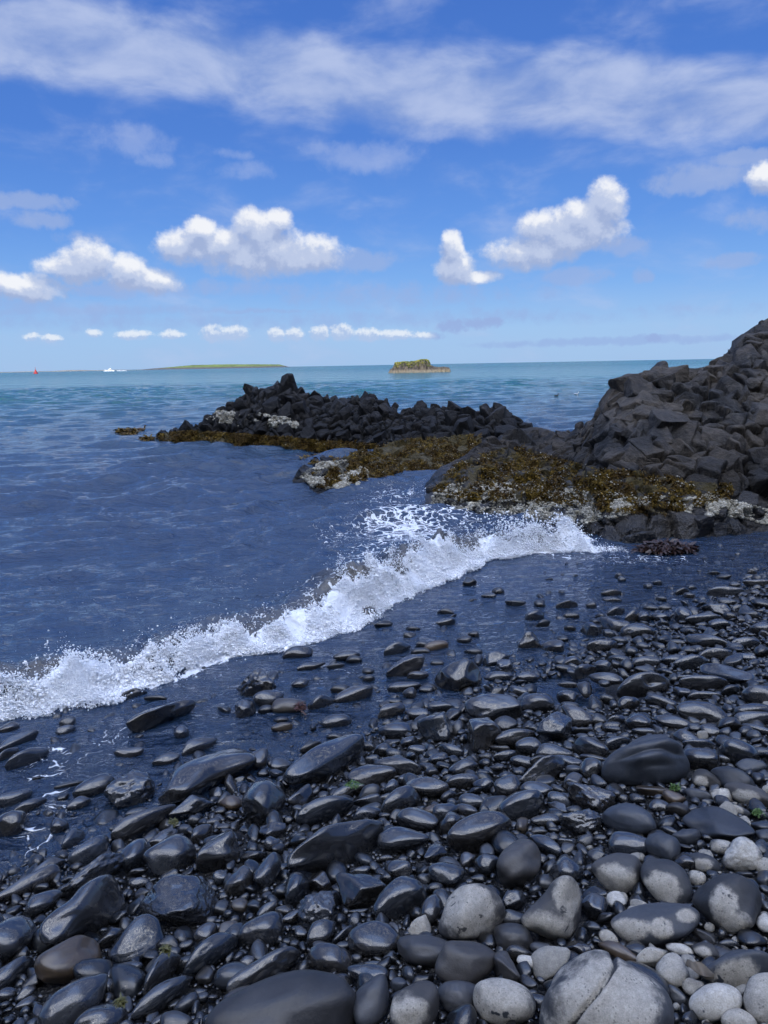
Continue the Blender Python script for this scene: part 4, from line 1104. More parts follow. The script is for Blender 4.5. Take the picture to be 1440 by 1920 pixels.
# ------------------------------------------------------------------ basalt outcrops
def make_block(kind, seed):
    """an angular block: a prism or a lump cut by random planes, edges softened, faces subdivided"""
    r = random.Random(seed)
    bm = bmesh.new()
    if kind == 'column':
        n = r.choice((5, 5, 6, 6, 7))
        ring = []
        for i in range(n):
            a = 2 * PI * (i + r.uniform(-.22, .22)) / n; q = r.uniform(.82, 1.05)
            ring.append((q * math.cos(a), q * math.sin(a)))
        lo = [bm.verts.new((x, y, -1.5)) for x, y in ring]
        hi = [bm.verts.new((x, y, 1.4)) for x, y in ring]
        bm.faces.new(lo[::-1]); bm.faces.new(hi)
        for i in range(n): bm.faces.new((lo[i], lo[(i + 1) % n], hi[(i + 1) % n], hi[i]))
        cuts = [((r.uniform(-.7, .7), r.uniform(-.7, .7), 1), r.uniform(.75, 1.05)), ((r.uniform(-1, 1), r.uniform(-1, 1), .8), r.uniform(.95, 1.2)), ((r.uniform(-1, 1), r.uniform(-1, 1), .2), r.uniform(.75, .95))]
    else:
        bmesh.ops.create_cube(bm, size=2.0)
        cuts = []
        for i in range(9):
            v = Vector((r.gauss(0, 1), r.gauss(0, 1), r.gauss(0, 1))).normalized()
            cuts.append((tuple(v), r.uniform(.78, 1.12)))
    for no, d in cuts:
        v = Vector(no).normalized()
        res = bmesh.ops.bisect_plane(bm, geom=bm.verts[:] + bm.edges[:] + bm.faces[:], plane_co=v * d, plane_no=v, clear_outer=True)
        ed = [e for e in res['geom_cut'] if isinstance(e, bmesh.types.BMEdge)]
        if len(ed) > 2: bmesh.ops.contextual_create(bm, geom=ed)
    bmesh.ops.recalc_face_normals(bm, faces=bm.faces[:])
    bmesh.ops.remove_doubles(bm, verts=bm.verts[:], dist=0.06)
    bmesh.ops.bevel(bm, geom=bm.edges[:], offset=(0.075 if kind == 'column' else 0.12), segments=2, profile=0.6, affect='EDGES', clamp_overlap=True)
    bmesh.ops.triangulate(bm, faces=bm.faces[:])
    for _ in range(2):
        L = [e for e in bm.edges if e.calc_length() > 0.38]
        if L: bmesh.ops.subdivide_edges(bm, edges=L, cuts=1, use_grid_fill=False)
        bmesh.ops.triangulate(bm, faces=[f for f in bm.faces if len(f.verts) > 3])
    bm.verts.ensure_lookup_table(); bm.verts.index_update()
    V = np.array([v.co[:] for v in bm.verts]); F = np.array([[v.index for v in f.verts] for f in bm.faces])
    bm.free()
    return V, F

COLS = [make_block('column', 100 + i) for i in range(14)]
LUMPS = [make_block('lump', 300 + i) for i in range(14)]

def rock_material(name, base, warm, wet_z):
    m, t, b = new_mat(name)
    geo = t.node('ShaderNodeNewGeometry'); P = geo.outputs['Position']
    sep = t.node('ShaderNodeSeparateXYZ', ins={0: P})
    rnd = geo.outputs['Random Per Island']
    n1 = t.noise(P, 1.6, 5.0, 0.6); n2 = t.noise(P, 11.0, 6.0, 0.65); n3 = t.noise(P, 48.0, 4.0, 0.6)
    col = t.mix(t.ss(n1, 0.35, 0.65), base, warm)
    val = t.math('MULTIPLY', t.math('MULTIPLY_ADD', rnd, 0.7, 0.65), t.lin(n2, 0.25, 0.75, 0.6, 1.45))
    col = t.vmath('SCALE', col, val)
    # pale lichen bloom on the dry upper blocks
    li = t.math('MULTIPLY', t.ss(n2, 0.5, 0.68), t.ss(t.noise(P, 3.0, 3.0), 0.42, 0.6))
    li = t.math('MULTIPLY', li, t.ss(sep.outputs[2], wet_z + 0.15, wet_z + 0.9, 0.0, 0.55))
    col = t.mix(li, col, (0.085, 0.078, 0.064))
    cr = t.attr('crust')
    e = t.math('ADD', cr, t.math('MULTIPLY_ADD', t.noise(P, 15.0, 5.0, 0.7), 2.4, -1.3))
    cf = t.math('MULTIPLY', t.ss(e, 0.45, 0.62), t.ss(cr, 0.02, 0.2))
    col = t.mix(cf, col, t.mix(t.ss(n3, 0.35, 0.65), (0.07, 0.066, 0.045), (0.22, 0.205, 0.155)))
    al = t.attr('algae')
    e2 = t.math('ADD', al, t.math('MULTIPLY_ADD', t.noise(P, 7.0, 5.0, 0.65), 1.6, -0.8))
    af = t.math('MULTIPLY', t.ss(e2, 0.4, 0.6), t.ss(al, 0.02, 0.2))
    col = t.mix(af, col, t.mix(n3, (0.022, 0.016, 0.005), (0.09, 0.068, 0.018)))
    wet = t.ss(t.math('ADD', sep.outputs[2], t.math('MULTIPLY_ADD', n1, 0.3, -0.15)), wet_z, wet_z * 0.5)
    dk = t.math('MULTIPLY', wet, t.math('SUBTRACT', 1.0, t.math('MAXIMUM', cf, af)))
    dk = t.math('MAXIMUM', dk, t.math('MULTIPLY', t.ss(t.math('ADD', sep.outputs[2], t.math('MULTIPLY_ADD', n1, 0.8, -0.4)), wet_z * 2.6, wet_z), t.math('SUBTRACT', 0.75, t.math('MAXIMUM', cf, af), clamp=True)))
    t.set(b.inputs['Base Color'], t.vmath('SCALE', col, t.math('SUBTRACT', 1.0, t.math('MULTIPLY', dk, 0.6))))
    rg = t.math('MAXIMUM', t.math('SUBTRACT', 0.8, t.math('MULTIPLY', wet, 0.58)), t.math('MULTIPLY', t.math('MAXIMUM', cf, af), 0.7))
    t.set(b.inputs['Roughness'], rg)
    t.set(b.inputs['Specular IOR Level'], t.lin(wet, 0, 1, 0.3, 0.5))
    h = t.math('ADD', t.math('ADD', t.math('MULTIPLY', n2, 0.7), t.math('MULTIPLY', t.noise(P, 4.5, 4.0, 0.6), 1.3)), t.math('MULTIPLY', n3, 0.22))
    t.set(b.inputs['Normal'], t.bump(h, 0.9, 0.07))
    return m

def weed_material():
    m, t, b = new_mat('bladder_weed')
    geo = t.node('ShaderNodeNewGeometry')
    rnd = geo.outputs['Random Per Island']; n = t.noise(geo.outputs['Position'], 3.5, 3.0)
    c = t.mix(rnd, (0.022, 0.012, 0.003), (0.11, 0.066, 0.012))
    c = t.mix(t.ss(n, 0.42, 0.62), c, t.mix(rnd, (0.05, 0.031, 0.005), (0.20, 0.13, 0.02)))
    t.set(b.inputs['Base Color'], c)
    b.inputs['Roughness'].default_value = 0.7
    b.inputs['Specular IOR Level'].default_value = 0.2
    return m
def barnacle_material():
    m, t, b = new_mat('barnacles')
    geo = t.node('ShaderNodeNewGeometry'); rnd = geo.outputs['Random Per Island']
    t.set(b.inputs['Base Color'], t.mix(rnd, (0.17, 0.155, 0.11), (0.50, 0.47, 0.39)))
    b.inputs['Roughness'].default_value = 0.85
    return m
M_WEED = weed_material(); M_BARN = barnacle_material()

class Outcrop:
    def __init__(s, cols, bulge, back):
        s.base, s.top = [], []
        for xb, yb, xt, yt, dl in cols:
            B = on_water(xb, yb); d = ray(xt, yt)
            hd = math.hypot(d[0], d[1]); dist = math.hypot(B[0], B[1]) + dl
            s.base.append(B); s.top.append(CAM + d * dist / hd)
        s.base = np.array(s.base); s.top = np.array(s.top)
        s.bulge = bulge; s.back = back
        seg = np.hypot(*np.diff((s.base + s.top)[:, :2] / 2, axis=0).T)
        s.cum = np.concatenate([[0], np.cumsum(seg)]); s.len = s.cum[-1]
        s.cpx = np.array([c[0] for c in cols], float)
    def at(s, u, t):
        """u in metres along, t: 0 base .. 1 top .. 2 far foot"""
        I = lambda A: np.stack([np.interp(u, s.cum, A[:, k]) for k in range(3)], 1)
        B, T = I(s.base), I(s.top)
        tt = np.clip(t, 0, 1)[:, None]
        P = B + (T - B) * tt
        P[:, 2] += (s.bulge * 4 * tt[:, 0] * (1 - tt[:, 0])) * np.maximum(T[:, 2], 0.1)
        bk = np.clip(t - 1, 0, 1)
        out = (T - B)[:, :2]; out = out / np.maximum(np.linalg.norm(out, axis=1), 1e-6)[:, None]
        P[:, :2] += out * (s.back * bk)[:, None]
        P[:, 2] = np.where(t > 1, T[:, 2] * (1 - bk ** 1.5) - 0.35 * bk, P[:, 2])
        P[:, 2] -= 0.28 * sstep(0.12, 0.0, t)
        return P
    def normal(s, u, t):
        e = 0.03
        a = s.at(u + e * 2, t) - s.at(u - e * 2, t); b = s.at(u, t + e) - s.at(u, t - e)
        n = np.cross(a, b); n /= np.maximum(np.linalg.norm(n, axis=1), 1e-9)[:, None]
        return n * np.where(n[:, 2:3] < 0, -1, 1)

def build_outcrop(name, cols, bulge, back, nblk, rfun, kinds, mat, zones, label, category, axis, seed, n_weed, n_barn, n_dots, weed_label, joint):
    rr = np.random.default_rng(seed)
    oc = Outcrop(cols, bulge, back)
    pile = Pile()
    # the solid mass: a fine skin broken into tightly fitted, tilted facets with open joints between them
    nu, nt1, nt2 = 640, 300, 40
    uu = np.linspace(0, oc.len, nu); ts = np.concatenate([np.linspace(0, 1.12, nt1), np.linspace(1.14, 2, nt2)])
    U, T = np.meshgrid(uu, ts)
    P = oc.at(U.ravel(), T.ravel()); N = oc.normal(U.ravel(), T.ravel())
    hx0, hy0, _ = project(P)
    ns = joint['n']
    su = rr.random(ns) * oc.len; st = rr.random(ns) ** joint.get('low', 1.0) * 1.2
    SP = oc.at(su, st)
    met = np.array(joint['metric'])
    off = rr.normal(0, joint['off'], ns); tilt = rr.normal(0, joint['tilt'], (ns, 3))
    Q = P + 0.05 * np.stack([fbm(P * 3.0 + 9 * k, seed + k, 3) for k in range(3)], 1)
    disp = np.zeros(len(P)); MA = (Q * met); MS = SP * met
    for c0 in range(0, len(P), 4000):
        sl = slice(c0, c0 + 4000)
        d2 = ((MA[sl, None, :] - MS[None]) ** 2).sum(2)
        k2 = np.argpartition(d2, 1, axis=1)[:, :2]
        dd = np.take_along_axis(d2, k2, 1)
        sw = dd[:, 0] > dd[:, 1]
        i1 = np.where(sw, k2[:, 1], k2[:, 0]); d1 = np.sqrt(dd.min(1)); dB = np.sqrt(dd.max(1))
        e = dB - d1
        crack = joint['crack'] * np.exp(-e / joint['w'])
        roundd = -0.35 * joint['off'] * np.exp(-e / (4 * joint['w']))
        disp[sl] = off[i1] + np.clip(((P[sl] - SP[i1]) * tilt[i1]).sum(1), -0.16, 0.16) - crack + roundd
    disp += 0.018 * fbm(P * 6, seed + 20, 4) + 0.03 * fbm(P * 1.8, seed + 21, 3)
    disp *= sstep(0.0, 0.08, T.ravel()) * 0.85 + 0.15
    P = P + N * disp[:, None]
    nr = len(ts)
    idx = np.arange(nu * nr).reshape(nr, nu)
    pile.add(P, np.stack([idx[:-1, :-1].ravel(), idx[:-1, 1:].ravel(), idx[1:, 1:].ravel(), idx[1:, :-1].ravel()], 1))
    # fractured blocks set into it
    u = rr.random(nblk * 6) * oc.len; t = np.where(rr.random(nblk * 6) < 0.86, rr.random(nblk * 6) * 1.03, 1 + 0.6 * rr.random(nblk * 6))
    P = oc.at(u, t); N = oc.normal(u, t)
    hx, hy, _ = project(P)
    rad = rfun(u / oc.len, t, hx, hy) * np.exp(np.clip(rr.normal(0, 0.28, len(u)), -0.5, 0.45)) * np.where(t > 0.93, 0.8, 1.0)
    taken = np.zeros((0, 3)); tr = np.zeros(0); chosen = []
    for i in np.argsort(-rad):
        if len(chosen) >= nblk: break
        if len(taken):
            d = np.linalg.norm(taken - P[i], axis=1)
            if (d < 0.74 * (tr + rad[i])).any(): continue
        taken = np.vstack([taken, P[i]]); tr = np.append(tr, rad[i]); chosen.append(i)
    for i in chosen:
        src = kinds(u[i] / oc.len, t[i], hx[i], rr)
        V, F = src[int(rr.integers(len(src)))]
        n = N[i]
        if src is COLS:
            ax = n * 0.55 + np.array(axis) + rr.normal(0, 0.13, 3)
            sc = np.array([1, rr.uniform(.8, 1.1), rr.uniform(1.05, 1.5)])
        else:
            ax = n + rr.normal(0, 0.45, 3)
            sc = np.array([rr.uniform(.95, 1.35), rr.uniform(.85, 1.15), rr.uniform(.7, 1.0)])
        ax /= np.linalg.norm(ax)
        a = rr.normal(size=3); a -= ax * (a @ ax); a /= np.linalg.norm(a); b = np.cross(ax, a)
        M = np.stack([a, b, ax], 1) * (sc * rad[i])
        W = V @ M.T
        W = W + 0.065 * rad[i] * np.stack([fbm(V * 1.7 + k * 9 + i, 3 + k, 3) for k in range(3)], 1)
        pile.add(W + P[i] - n * rad[i] * rr.uniform(0.55, 0.95), F)
    # crust and algae zones
    allV = np.concatenate(pile.V)
    px, py, _ = project(allV)
    crust = np.zeros(len(allV)); algae = np.zeros(len(allV))
    for kind, poly, w in zones:
        m = in_poly(px, py, poly)
        if kind == 'crust': crust[m] = np.maximum(crust[m], w)
        else: algae[m] = np.maximum(algae[m], w)
    pile.A = {'crust': [crust], 'algae': [algae]}
    root = empty(name, tuple(oc.base.mean(0)), label=label, category=category)
    loc = oc.base.mean(0)
    pile.V = [v - loc for v in pile.V]
    obj('rock_face', pile.mesh('rock_face', mat), parent=root)
    # what grows on it
    tris = []
    off = 0
    for v, f in zip(pile.V, pile.F):
        f = np.asarray(f)
        if f.shape[1] == 4: tris.append(f[:, [0, 1, 2]]); tris.append(f[:, [0, 2, 3]])
        else: tris.append(f)
    Tm = np.concatenate(tris)
    bvh = BVHTree.FromPolygons((allV).tolist(), Tm.tolist())
    def drop(count, kind):
        out = []
        polys = [(p, w) for k, p, w in zones if k == kind]
        tries = 0
        while len(out) < count and tries < count * 6:
            p, w = polys[int(rr.integers(len(polys)))]
            q = np.array(p); x0, y0 = q.min(0); x1, y1 = q.max(0)
            m = 400
            X = rr.uniform(x0, x1, m); Y = rr.uniform(y0, y1, m)
            ok = in_poly(X, Y, p)
            nz = fbm(np.stack([X * 0.045, Y * 0.07, 0 * X], 1), seed + (5 if kind == 'algae' else 9), 3)
            ok &= rr.random(m) < np.clip(w + nz * 1.5, 0, 1)
            for x, y in zip(X[ok], Y[ok]):
                d = ray(x, y)
                h = bvh.ray_cast(Vector(CAM), Vector(d), 80.0)
                tries += 1
                if h[0] is None: continue
                out.append((h[0], h[1]))
                if len(out) >= count: break
            tries += 5
        return np.array([o[0][:] for o in out]), np.array([o[1][:] for o in out])
    if n_weed:
        C, N = drop(n_weed, 'algae')
        n = len(C)
        dist = np.linalg.norm(C - CAM, axis=1)
        L = rr.uniform(0.022, 0.06, n) * (dist / 11) ** 0.5; wd = rr.uniform(0.005, 0.011, n) * (dist / 11) ** 0.6
        down = np.array([0, 0, -1.0]) - N * (N @ np.array([0, 0, -1.0]))[:, None]
        down += rr.normal(0, 0.55, (n, 3)); down /= np.linalg.norm(down, axis=1)[:, None]
        side = np.cross(down, N + 0.8 * rr.normal(size=(n, 3))); side /= np.linalg.norm(side, axis=1)[:, None]
        lift = N * (rr.uniform(0.004, 0.024, n))[:, None]
        A0 = C + N * 0.004; A1 = C + down * (L * .5)[:, None] + lift; A2 = C + down * L[:, None] + lift * 0.3 + N * 0.006
        w0 = side * (wd * .45)[:, None]; w1 = side * wd[:, None]; w2 = side * (wd * .5)[:, None]
        V = np.stack([A0 - w0, A0 + w0, A1 + w1, A1 - w1, A2 + w2, A2 - w2], 1).reshape(-1, 3) - loc
        k = np.arange(n)[:, None] * 6
        F = np.concatenate([k + np.array([[0, 1, 2, 3]]), k + np.array([[3, 2, 4, 5]])])
        obj('seaweed', mesh_np('seaweed', V, F, True, None, M_WEED), parent=root, kind='stuff', label=weed_label)
    if n_barn:
        C, N = drop(n_barn, 'crust')
        dist = np.linalg.norm(C - CAM, axis=1)
        r_ = np.exp(rr.normal(math.log(0.011), 0.4, len(C))) * (dist / 11) ** 0.8
        if n_dots:
            C2, _ = drop(n_dots, 'algae')
            C = np.concatenate([C, C2]); r_ = np.concatenate([r_, rr.uniform(0.007, 0.013, len(C2))])
            if True: C[-len(C2):] += np.array([0, -0.02, 0.02])
        SV, SF = ico(1)
        M = rand_rot(len(C)) * r_[:, None, None]; M[:, 2] *= 0.8
        V, F = scatter_shape(SV, SF, C - loc, M)
        obj('barnacles', mesh_np('barnacles', V, F, False, None, M_BARN), parent=root, kind='stuff')
    return root

M_RIDGE = rock_material('ridge_basalt', (0.013, 0.0135, 0.015), (0.021, 0.020, 0.020), 0.35)
M_CRAG = rock_material('crag_basalt', (0.030, 0.030, 0.031), (0.074, 0.062, 0.049), 0.55)

RIDGE = [(300,825,302,815,.4),(340,832,345,803,.8),(385,836,388,793,1.0),(430,838,405,772,1.6),(480,840,445,748,2.0),(520,842,475,729,2.3),(560,842,540,716,2.5),(590,842,575,738,2.5),(640,842,640,744,2.5),(700,846,700,741,2.5),
         (750,850,748,771,2.5),(800,850,785,764,2.5),(850,850,835,763,2.5),(890,850,885,771,2.4),(925,850,928,760,2.2),(955,850,965,783,2.0),(985,850,985,803,1.8),(1015,850,1015,812,1.8)]
build_outcrop('rock_ridge', RIDGE, 0.12, 2.2, 60, lambda u, t, x, y: 0.15 + 0.06 * np.exp(-((x - 545) / 40) ** 2) + 0.07 * sstep(800, 900, x) - 0.05 * sstep(0.25, 0.05, t),
    lambda u, t, x, r: COLS if r.random() < 0.95 else LUMPS, M_RIDGE,
    [('crust', [(385,788),(400,770),(470,772),(560,786),(560,802),(470,800),(400,797)], .3),
     ('algae', [(296,812),(350,806),(450,812),(550,820),(650,828),(720,832),(760,850),(640,846),(520,844),(400,836),(300,828)], .85)],
    'dark ridge of broken basalt columns running out into the sea, brown weed along its foot', 'rock ridge', (-0.35, -0.25, 0.75), 71, 20000, 1500, 50, 'olive brown seaweed along the waterline', dict(n=900, metric=(1, 1, .62), off=.06, tilt=.30, crack=.12, w=.022))

SHELF = [(556,905,560,893,.3),(575,912,580,880,.8),(600,916,612,868,1.3),(640,918,650,862,2.3),(690,912,695,848,3.2),(740,897,735,834,3.4),(790,890,790,824,3.6),(830,885,840,818,3.6),(870,880,890,818,3.6),(910,880,925,820,3.6)]
build_outcrop('weed_covered_rock', SHELF, 0.22, 1.2, 110, lambda u, t, x, y: 0.15 - 0.05 * sstep(0.2, 0.0, t), lambda u, t, x, r: LUMPS, M_RIDGE,
    [('crust', [(560,890),(600,866),(650,862),(690,880),(690,915),(640,920),(590,916)], .62), ('algae', [(640,856),(690,838),(760,822),(900,812),(915,880),(840,886),(740,896),(690,895),(660,870)], .95),
     ('algae', [(575,892),(610,868),(660,866),(690,900),(600,912)], .30)],
    'low rock between the ridge and the crag, shaggy with brown seaweed and white barnacles', 'low rock', (0, 0, 1), 72, 17000, 4500, 110, 'shaggy brown seaweed', dict(n=420, metric=(1, 1, 1), off=.06, tilt=.4, crack=.08, w=.02))

CRAG = [(803,946,805,930,.3),(840,963,835,890,1.2),(900,973,885,850,2.6),(960,970,945,818,4.3),(1020,987,1010,812,5.4),(1060,1007,1085,808,5.0),(1100,1020,1115,786,4.2),(1130,1022,1152,730,3.6),(1180,1022,1195,700,3.4),(1230,1020,1250,691,3.4),(1290,1017,1297,699,3.4),
        (1340,1014,1340,678,3.5),(1380,1010,1378,655,3.5),(1402,1006,1400,622,3.5),(1440,1003,1425,612,3.5),(1500,1000,1470,608,3.6),(1600,1000,1560,596,3.8),(1750,1010,1700,640,3.5)]
build_outcrop('rock_crag', CRAG, 0.10, 3.0, 210, lambda u, t, x, y: 0.085 + 0.055 * sstep(1000, 1250, x) * sstep(0.12, 0.5, t) + 0.03 * sstep(0.7, 1, t) * sstep(1100, 1200, x), lambda u, t, x, r: LUMPS, M_CRAG,
    [('algae', [(812,918),(850,872),(890,855),(945,838),(985,836),(1010,848),(1080,866),(1130,880),(1200,882),(1250,888),(1290,902),(1370,905),(1376,932),(1300,950),(1240,965),(1150,958),(1080,945),(1000,945),(930,938),(860,935),(820,930)], .55),
     ('crust', [(800,945),(826,912),(880,902),(1000,908),(1080,918),(1180,925),(1250,930),(1200,960),(1080,985),(1000,978),(940,968),(860,965)], .5), ('crust', [(1250,945),(1330,925),(1440,955),(1440,985),(1390,970),(1300,965)], .30)],
    'tall craggy outcrop of jointed grey basalt with weed and barnacles around its base', 'rock outcrop', (-0.1, -0.5, 0.7), 73, 19000, 9500, 420, 'brown bladder weed in a belt above the barnacles', dict(n=760, low=.9, metric=(1, 1, .85), off=.05, tilt=.33, crack=.09, w=.014))
# ------------------------------------------------------------------ far away: islands, islet, buoy, boat, birds
def simple_mat(name, col, rough=0.6, bump=None):
    m, t, b = new_mat(name)
    geo = t.node('ShaderNodeNewGeometry')
    n = t.noise(geo.outputs['Position'], 3.0 if bump is None else bump, 5.0, 0.6)
    t.set(b.inputs['Base Color'], t.mix(n, tuple(c * 0.72 for c in col), tuple(min(1, c * 1.25) for c in col)))
    b.inputs['Roughness'].default_value = rough
    return m

def at_dist(px, py, dist):
    d = ray(px, py)
    return CAM + d * dist / math.hypot(d[0], d[1])

def island(name, x0, x1, dist, depth, prof, mat, seed, kind='structure'):
    """low land: prof(t) height along its length"""
    n, m = 160, 24
    a = at_dist(x0, 690, dist); b = at_dist(x1, 690, dist)
    T, W = np.meshgrid(np.linspace(0, 1, n), np.linspace(0, 1, m))
    t, w = T.ravel(), W.ravel()
    c = a[:2] + (b - a)[:2] * t[:, None]
    c = c + np.array([0, 1.0]) * (w * depth)[:, None]
    h = prof(t)
    z = h * np.minimum(1, np.minimum(w / 0.25, (1 - w) / 0.25)) ** 0.6 + 0.05 * h * fbm(np.stack([t * 60, w * 6, 0 * t], 1), seed, 4) - 0.3
    V = np.concatenate([c, z[:, None]], 1)
    loc = np.array([*(a + b)[:2] / 2, 0])
    idx = np.arange(n * m).reshape(m, n)
    F = np.stack([idx[:-1, :-1].ravel(), idx[:-1, 1:].ravel(), idx[1:, 1:].ravel(), idx[1:, :-1].ravel()], 1)
    return obj(name, mesh_np(name, V - loc, F, True, None, mat), tuple(loc), kind=kind)

def island_mat(name, grass, shore, zs):
    m, t, b = new_mat(name)
    geo = t.node('ShaderNodeNewGeometry'); sep = t.node('ShaderNodeSeparateXYZ', ins={0: geo.outputs['Position']})
    n = t.noise(t.vmath('MULTIPLY', geo.outputs['Position'], (0.012, 0.012, 0.1)), 1.0, 5.0, 0.6)
    z = t.math('ADD', sep.outputs[2], t.math('MULTIPLY_ADD', n, zs * 1.2, -zs * 0.6))
    g = t.mix(t.ss(n, 0.4, 0.6), grass, tuple(c * 0.7 for c in grass))
    t.set(b.inputs['Base Color'], t.mix(t.ss(z, zs * 0.8, zs * 1.3), shore, g))
    b.inputs['Roughness'].default_value = 0.95
    return m
M_ISLE = island_mat('island_grass', (0.16, 0.21, 0.045), (0.10, 0.09, 0.08), 5.0)
M_SKERRY = island_mat('island_shore', (0.20, 0.20, 0.13), (0.24, 0.22, 0.18), 3.0)
island('island', 238, 520, 3000, 500, lambda t: 15.5 * np.clip(np.minimum(t / 0.38, (1 - t) / 0.07), 0, 1) ** 0.75 * (0.72 + 0.28 * np.sin(np.clip(t, 0, 1) * PI)) , M_ISLE, 3)
island('skerry', -90, 265, 2600, 120, lambda t: 4.6 * (0.55 + 0.35 * np.sin(t * 19) * np.sin(t * 7 + 1)) * np.clip(np.minimum(t / 0.04, (1 - t) / 0.05), 0, 1), M_SKERRY, 4)

# the sea stack: rock, grass cap, two birds on it
def islet():
    D = 200.0
    rr = np.random.default_rng(14)
    lft = at_dist(727, 697, D); rgt = at_dist(846, 694, D)
    ctr = (lft + rgt) / 2; ctr[2] = 0
    w = np.linalg.norm(rgt - lft)
    ux = (rgt - lft)[:2] / np.linalg.norm((rgt - lft)[:2]); uy = np.array([-ux[1], ux[0]])
    n, m = 240, 70
    T, W = np.meshgrid(np.linspace(-.5, .5, n), np.linspace(-.5, .5, m))
    t, q = T.ravel(), W.ravel()
    top = np.interp(t, [-.5, -.465, -.43, -.38, -.25, -.1, .03, .1, .14, .165, .18, .25, .33, .4, .46, .5], [0, .35, .7, 2.25, 2.45, 2.5, 2.95, 3.05, 2.8, 1.9, 1.35, 1.0, .85, .95, .7, 0])
    hwid = np.interp(t, [-.5, -.4, 0, .16, .3, .5], [.04, .26, .36, .30, .14, .05])
    nz = fbm(np.stack([t * 26, q * 16, 0 * t], 1), 15, 5, .6)
    s = np.abs(q) / np.maximum(hwid + 0.025 * nz, 0.02)
    top = top * 0.86
    z = top * (1 - sstep(0.72, 1.0, s)) + 0.55 * sstep(1.45, 1.0, s) * sstep(0, .3, top) + 0.16 * nz * (top > 0.1) - 0.35 * sstep(1.1, 1.6, s) - 0.15
    V = np.concatenate([ux * (t * w)[:, None] + uy * (q * w * 0.8)[:, None], z[:, None]], 1)
    idx = np.arange(n * m).reshape(m, n)
    F = np.stack([idx[:-1, :-1].ravel(), idx[:-1, 1:].ravel(), idx[1:, 1:].ravel(), idx[1:, :-1].ravel()], 1)
    mt, nt, b = new_mat('islet_rock')
    geo = nt.node('ShaderNodeNewGeometry'); P = geo.outputs['Position']
    sep = nt.node('ShaderNodeSeparateXYZ', ins={0: P})
    vs = nt.noise(nt.vmath('MULTIPLY', P, (2.6, 2.6, 0.35)), 1.0, 4.0, 0.6)
    col = nt.mix(nt.ss(vs, 0.35, 0.62), (0.045, 0.04, 0.038), (0.17, 0.14, 0.10))
    col = nt.mix(nt.ss(nt.math('ADD', sep.outputs[2], nt.math('MULTIPLY_ADD', vs, 0.8, -0.4)), 0.85, 0.45), col, nt.mix(vs, (0.10, 0.085, 0.06), (0.38, 0.32, 0.22)))
    nt.set(b.inputs['Base Color'], col); b.inputs['Roughness'].default_value = 0.9
    nt.set(b.inputs['Normal'], nt.bump(vs, 1.0, 0.5))
    root = empty('rock_islet', tuple(ctr), label='small steep rock islet with a yellow-green grassy top, alone out at sea', category='islet')
    obj('islet_rock', mesh_np('islet_rock', V, F, True, None, mt), parent=root)
    mg, nt, b = new_mat('islet_grass')
    geo = nt.node('ShaderNodeNewGeometry'); P = geo.outputs['Position']
    n1 = nt.noise(P, 0.6, 4.0, 0.6)
    nt.set(b.inputs['Base Color'], nt.mix(nt.ss(n1, 0.42, 0.6), (0.075, 0.10, 0.025), (0.26, 0.24, 0.05))); b.inputs['Roughness'].default_value = 1.0
    keep = (s < 0.86) & (top > 1.75)
    tufts = np.nonzero(keep)[0]
    tufts = rr.choice(tufts, 2600)
    C = V[tufts] + np.concatenate([rr.normal(0, 0.05, (2600, 2)), 0.03 * np.ones((2600, 1))], 1)
    # tufts hang over the seaward edge too
    SV, SF = ico(1)
    M = rand_rot(2600) * rr.uniform(0.06, 0.19, 2600)[:, None, None]; M[:, 2] *= 1.2
    GV, GF = scatter_shape(SV, SF, C, M)
    obj('grass_top', mesh_np('grass_top', GV, GF, True, None, mg), parent=root, kind='stuff')
    zt = lambda tt: 0.86 * float(np.interp(tt, [-.5, -.38, -.25, -.1, .03, .1, .14, .165], [0, 2.25, 2.45, 2.5, 2.95, 3.05, 2.8, 1.9]))
    return ctr, ux, w, zt
ISL = islet()

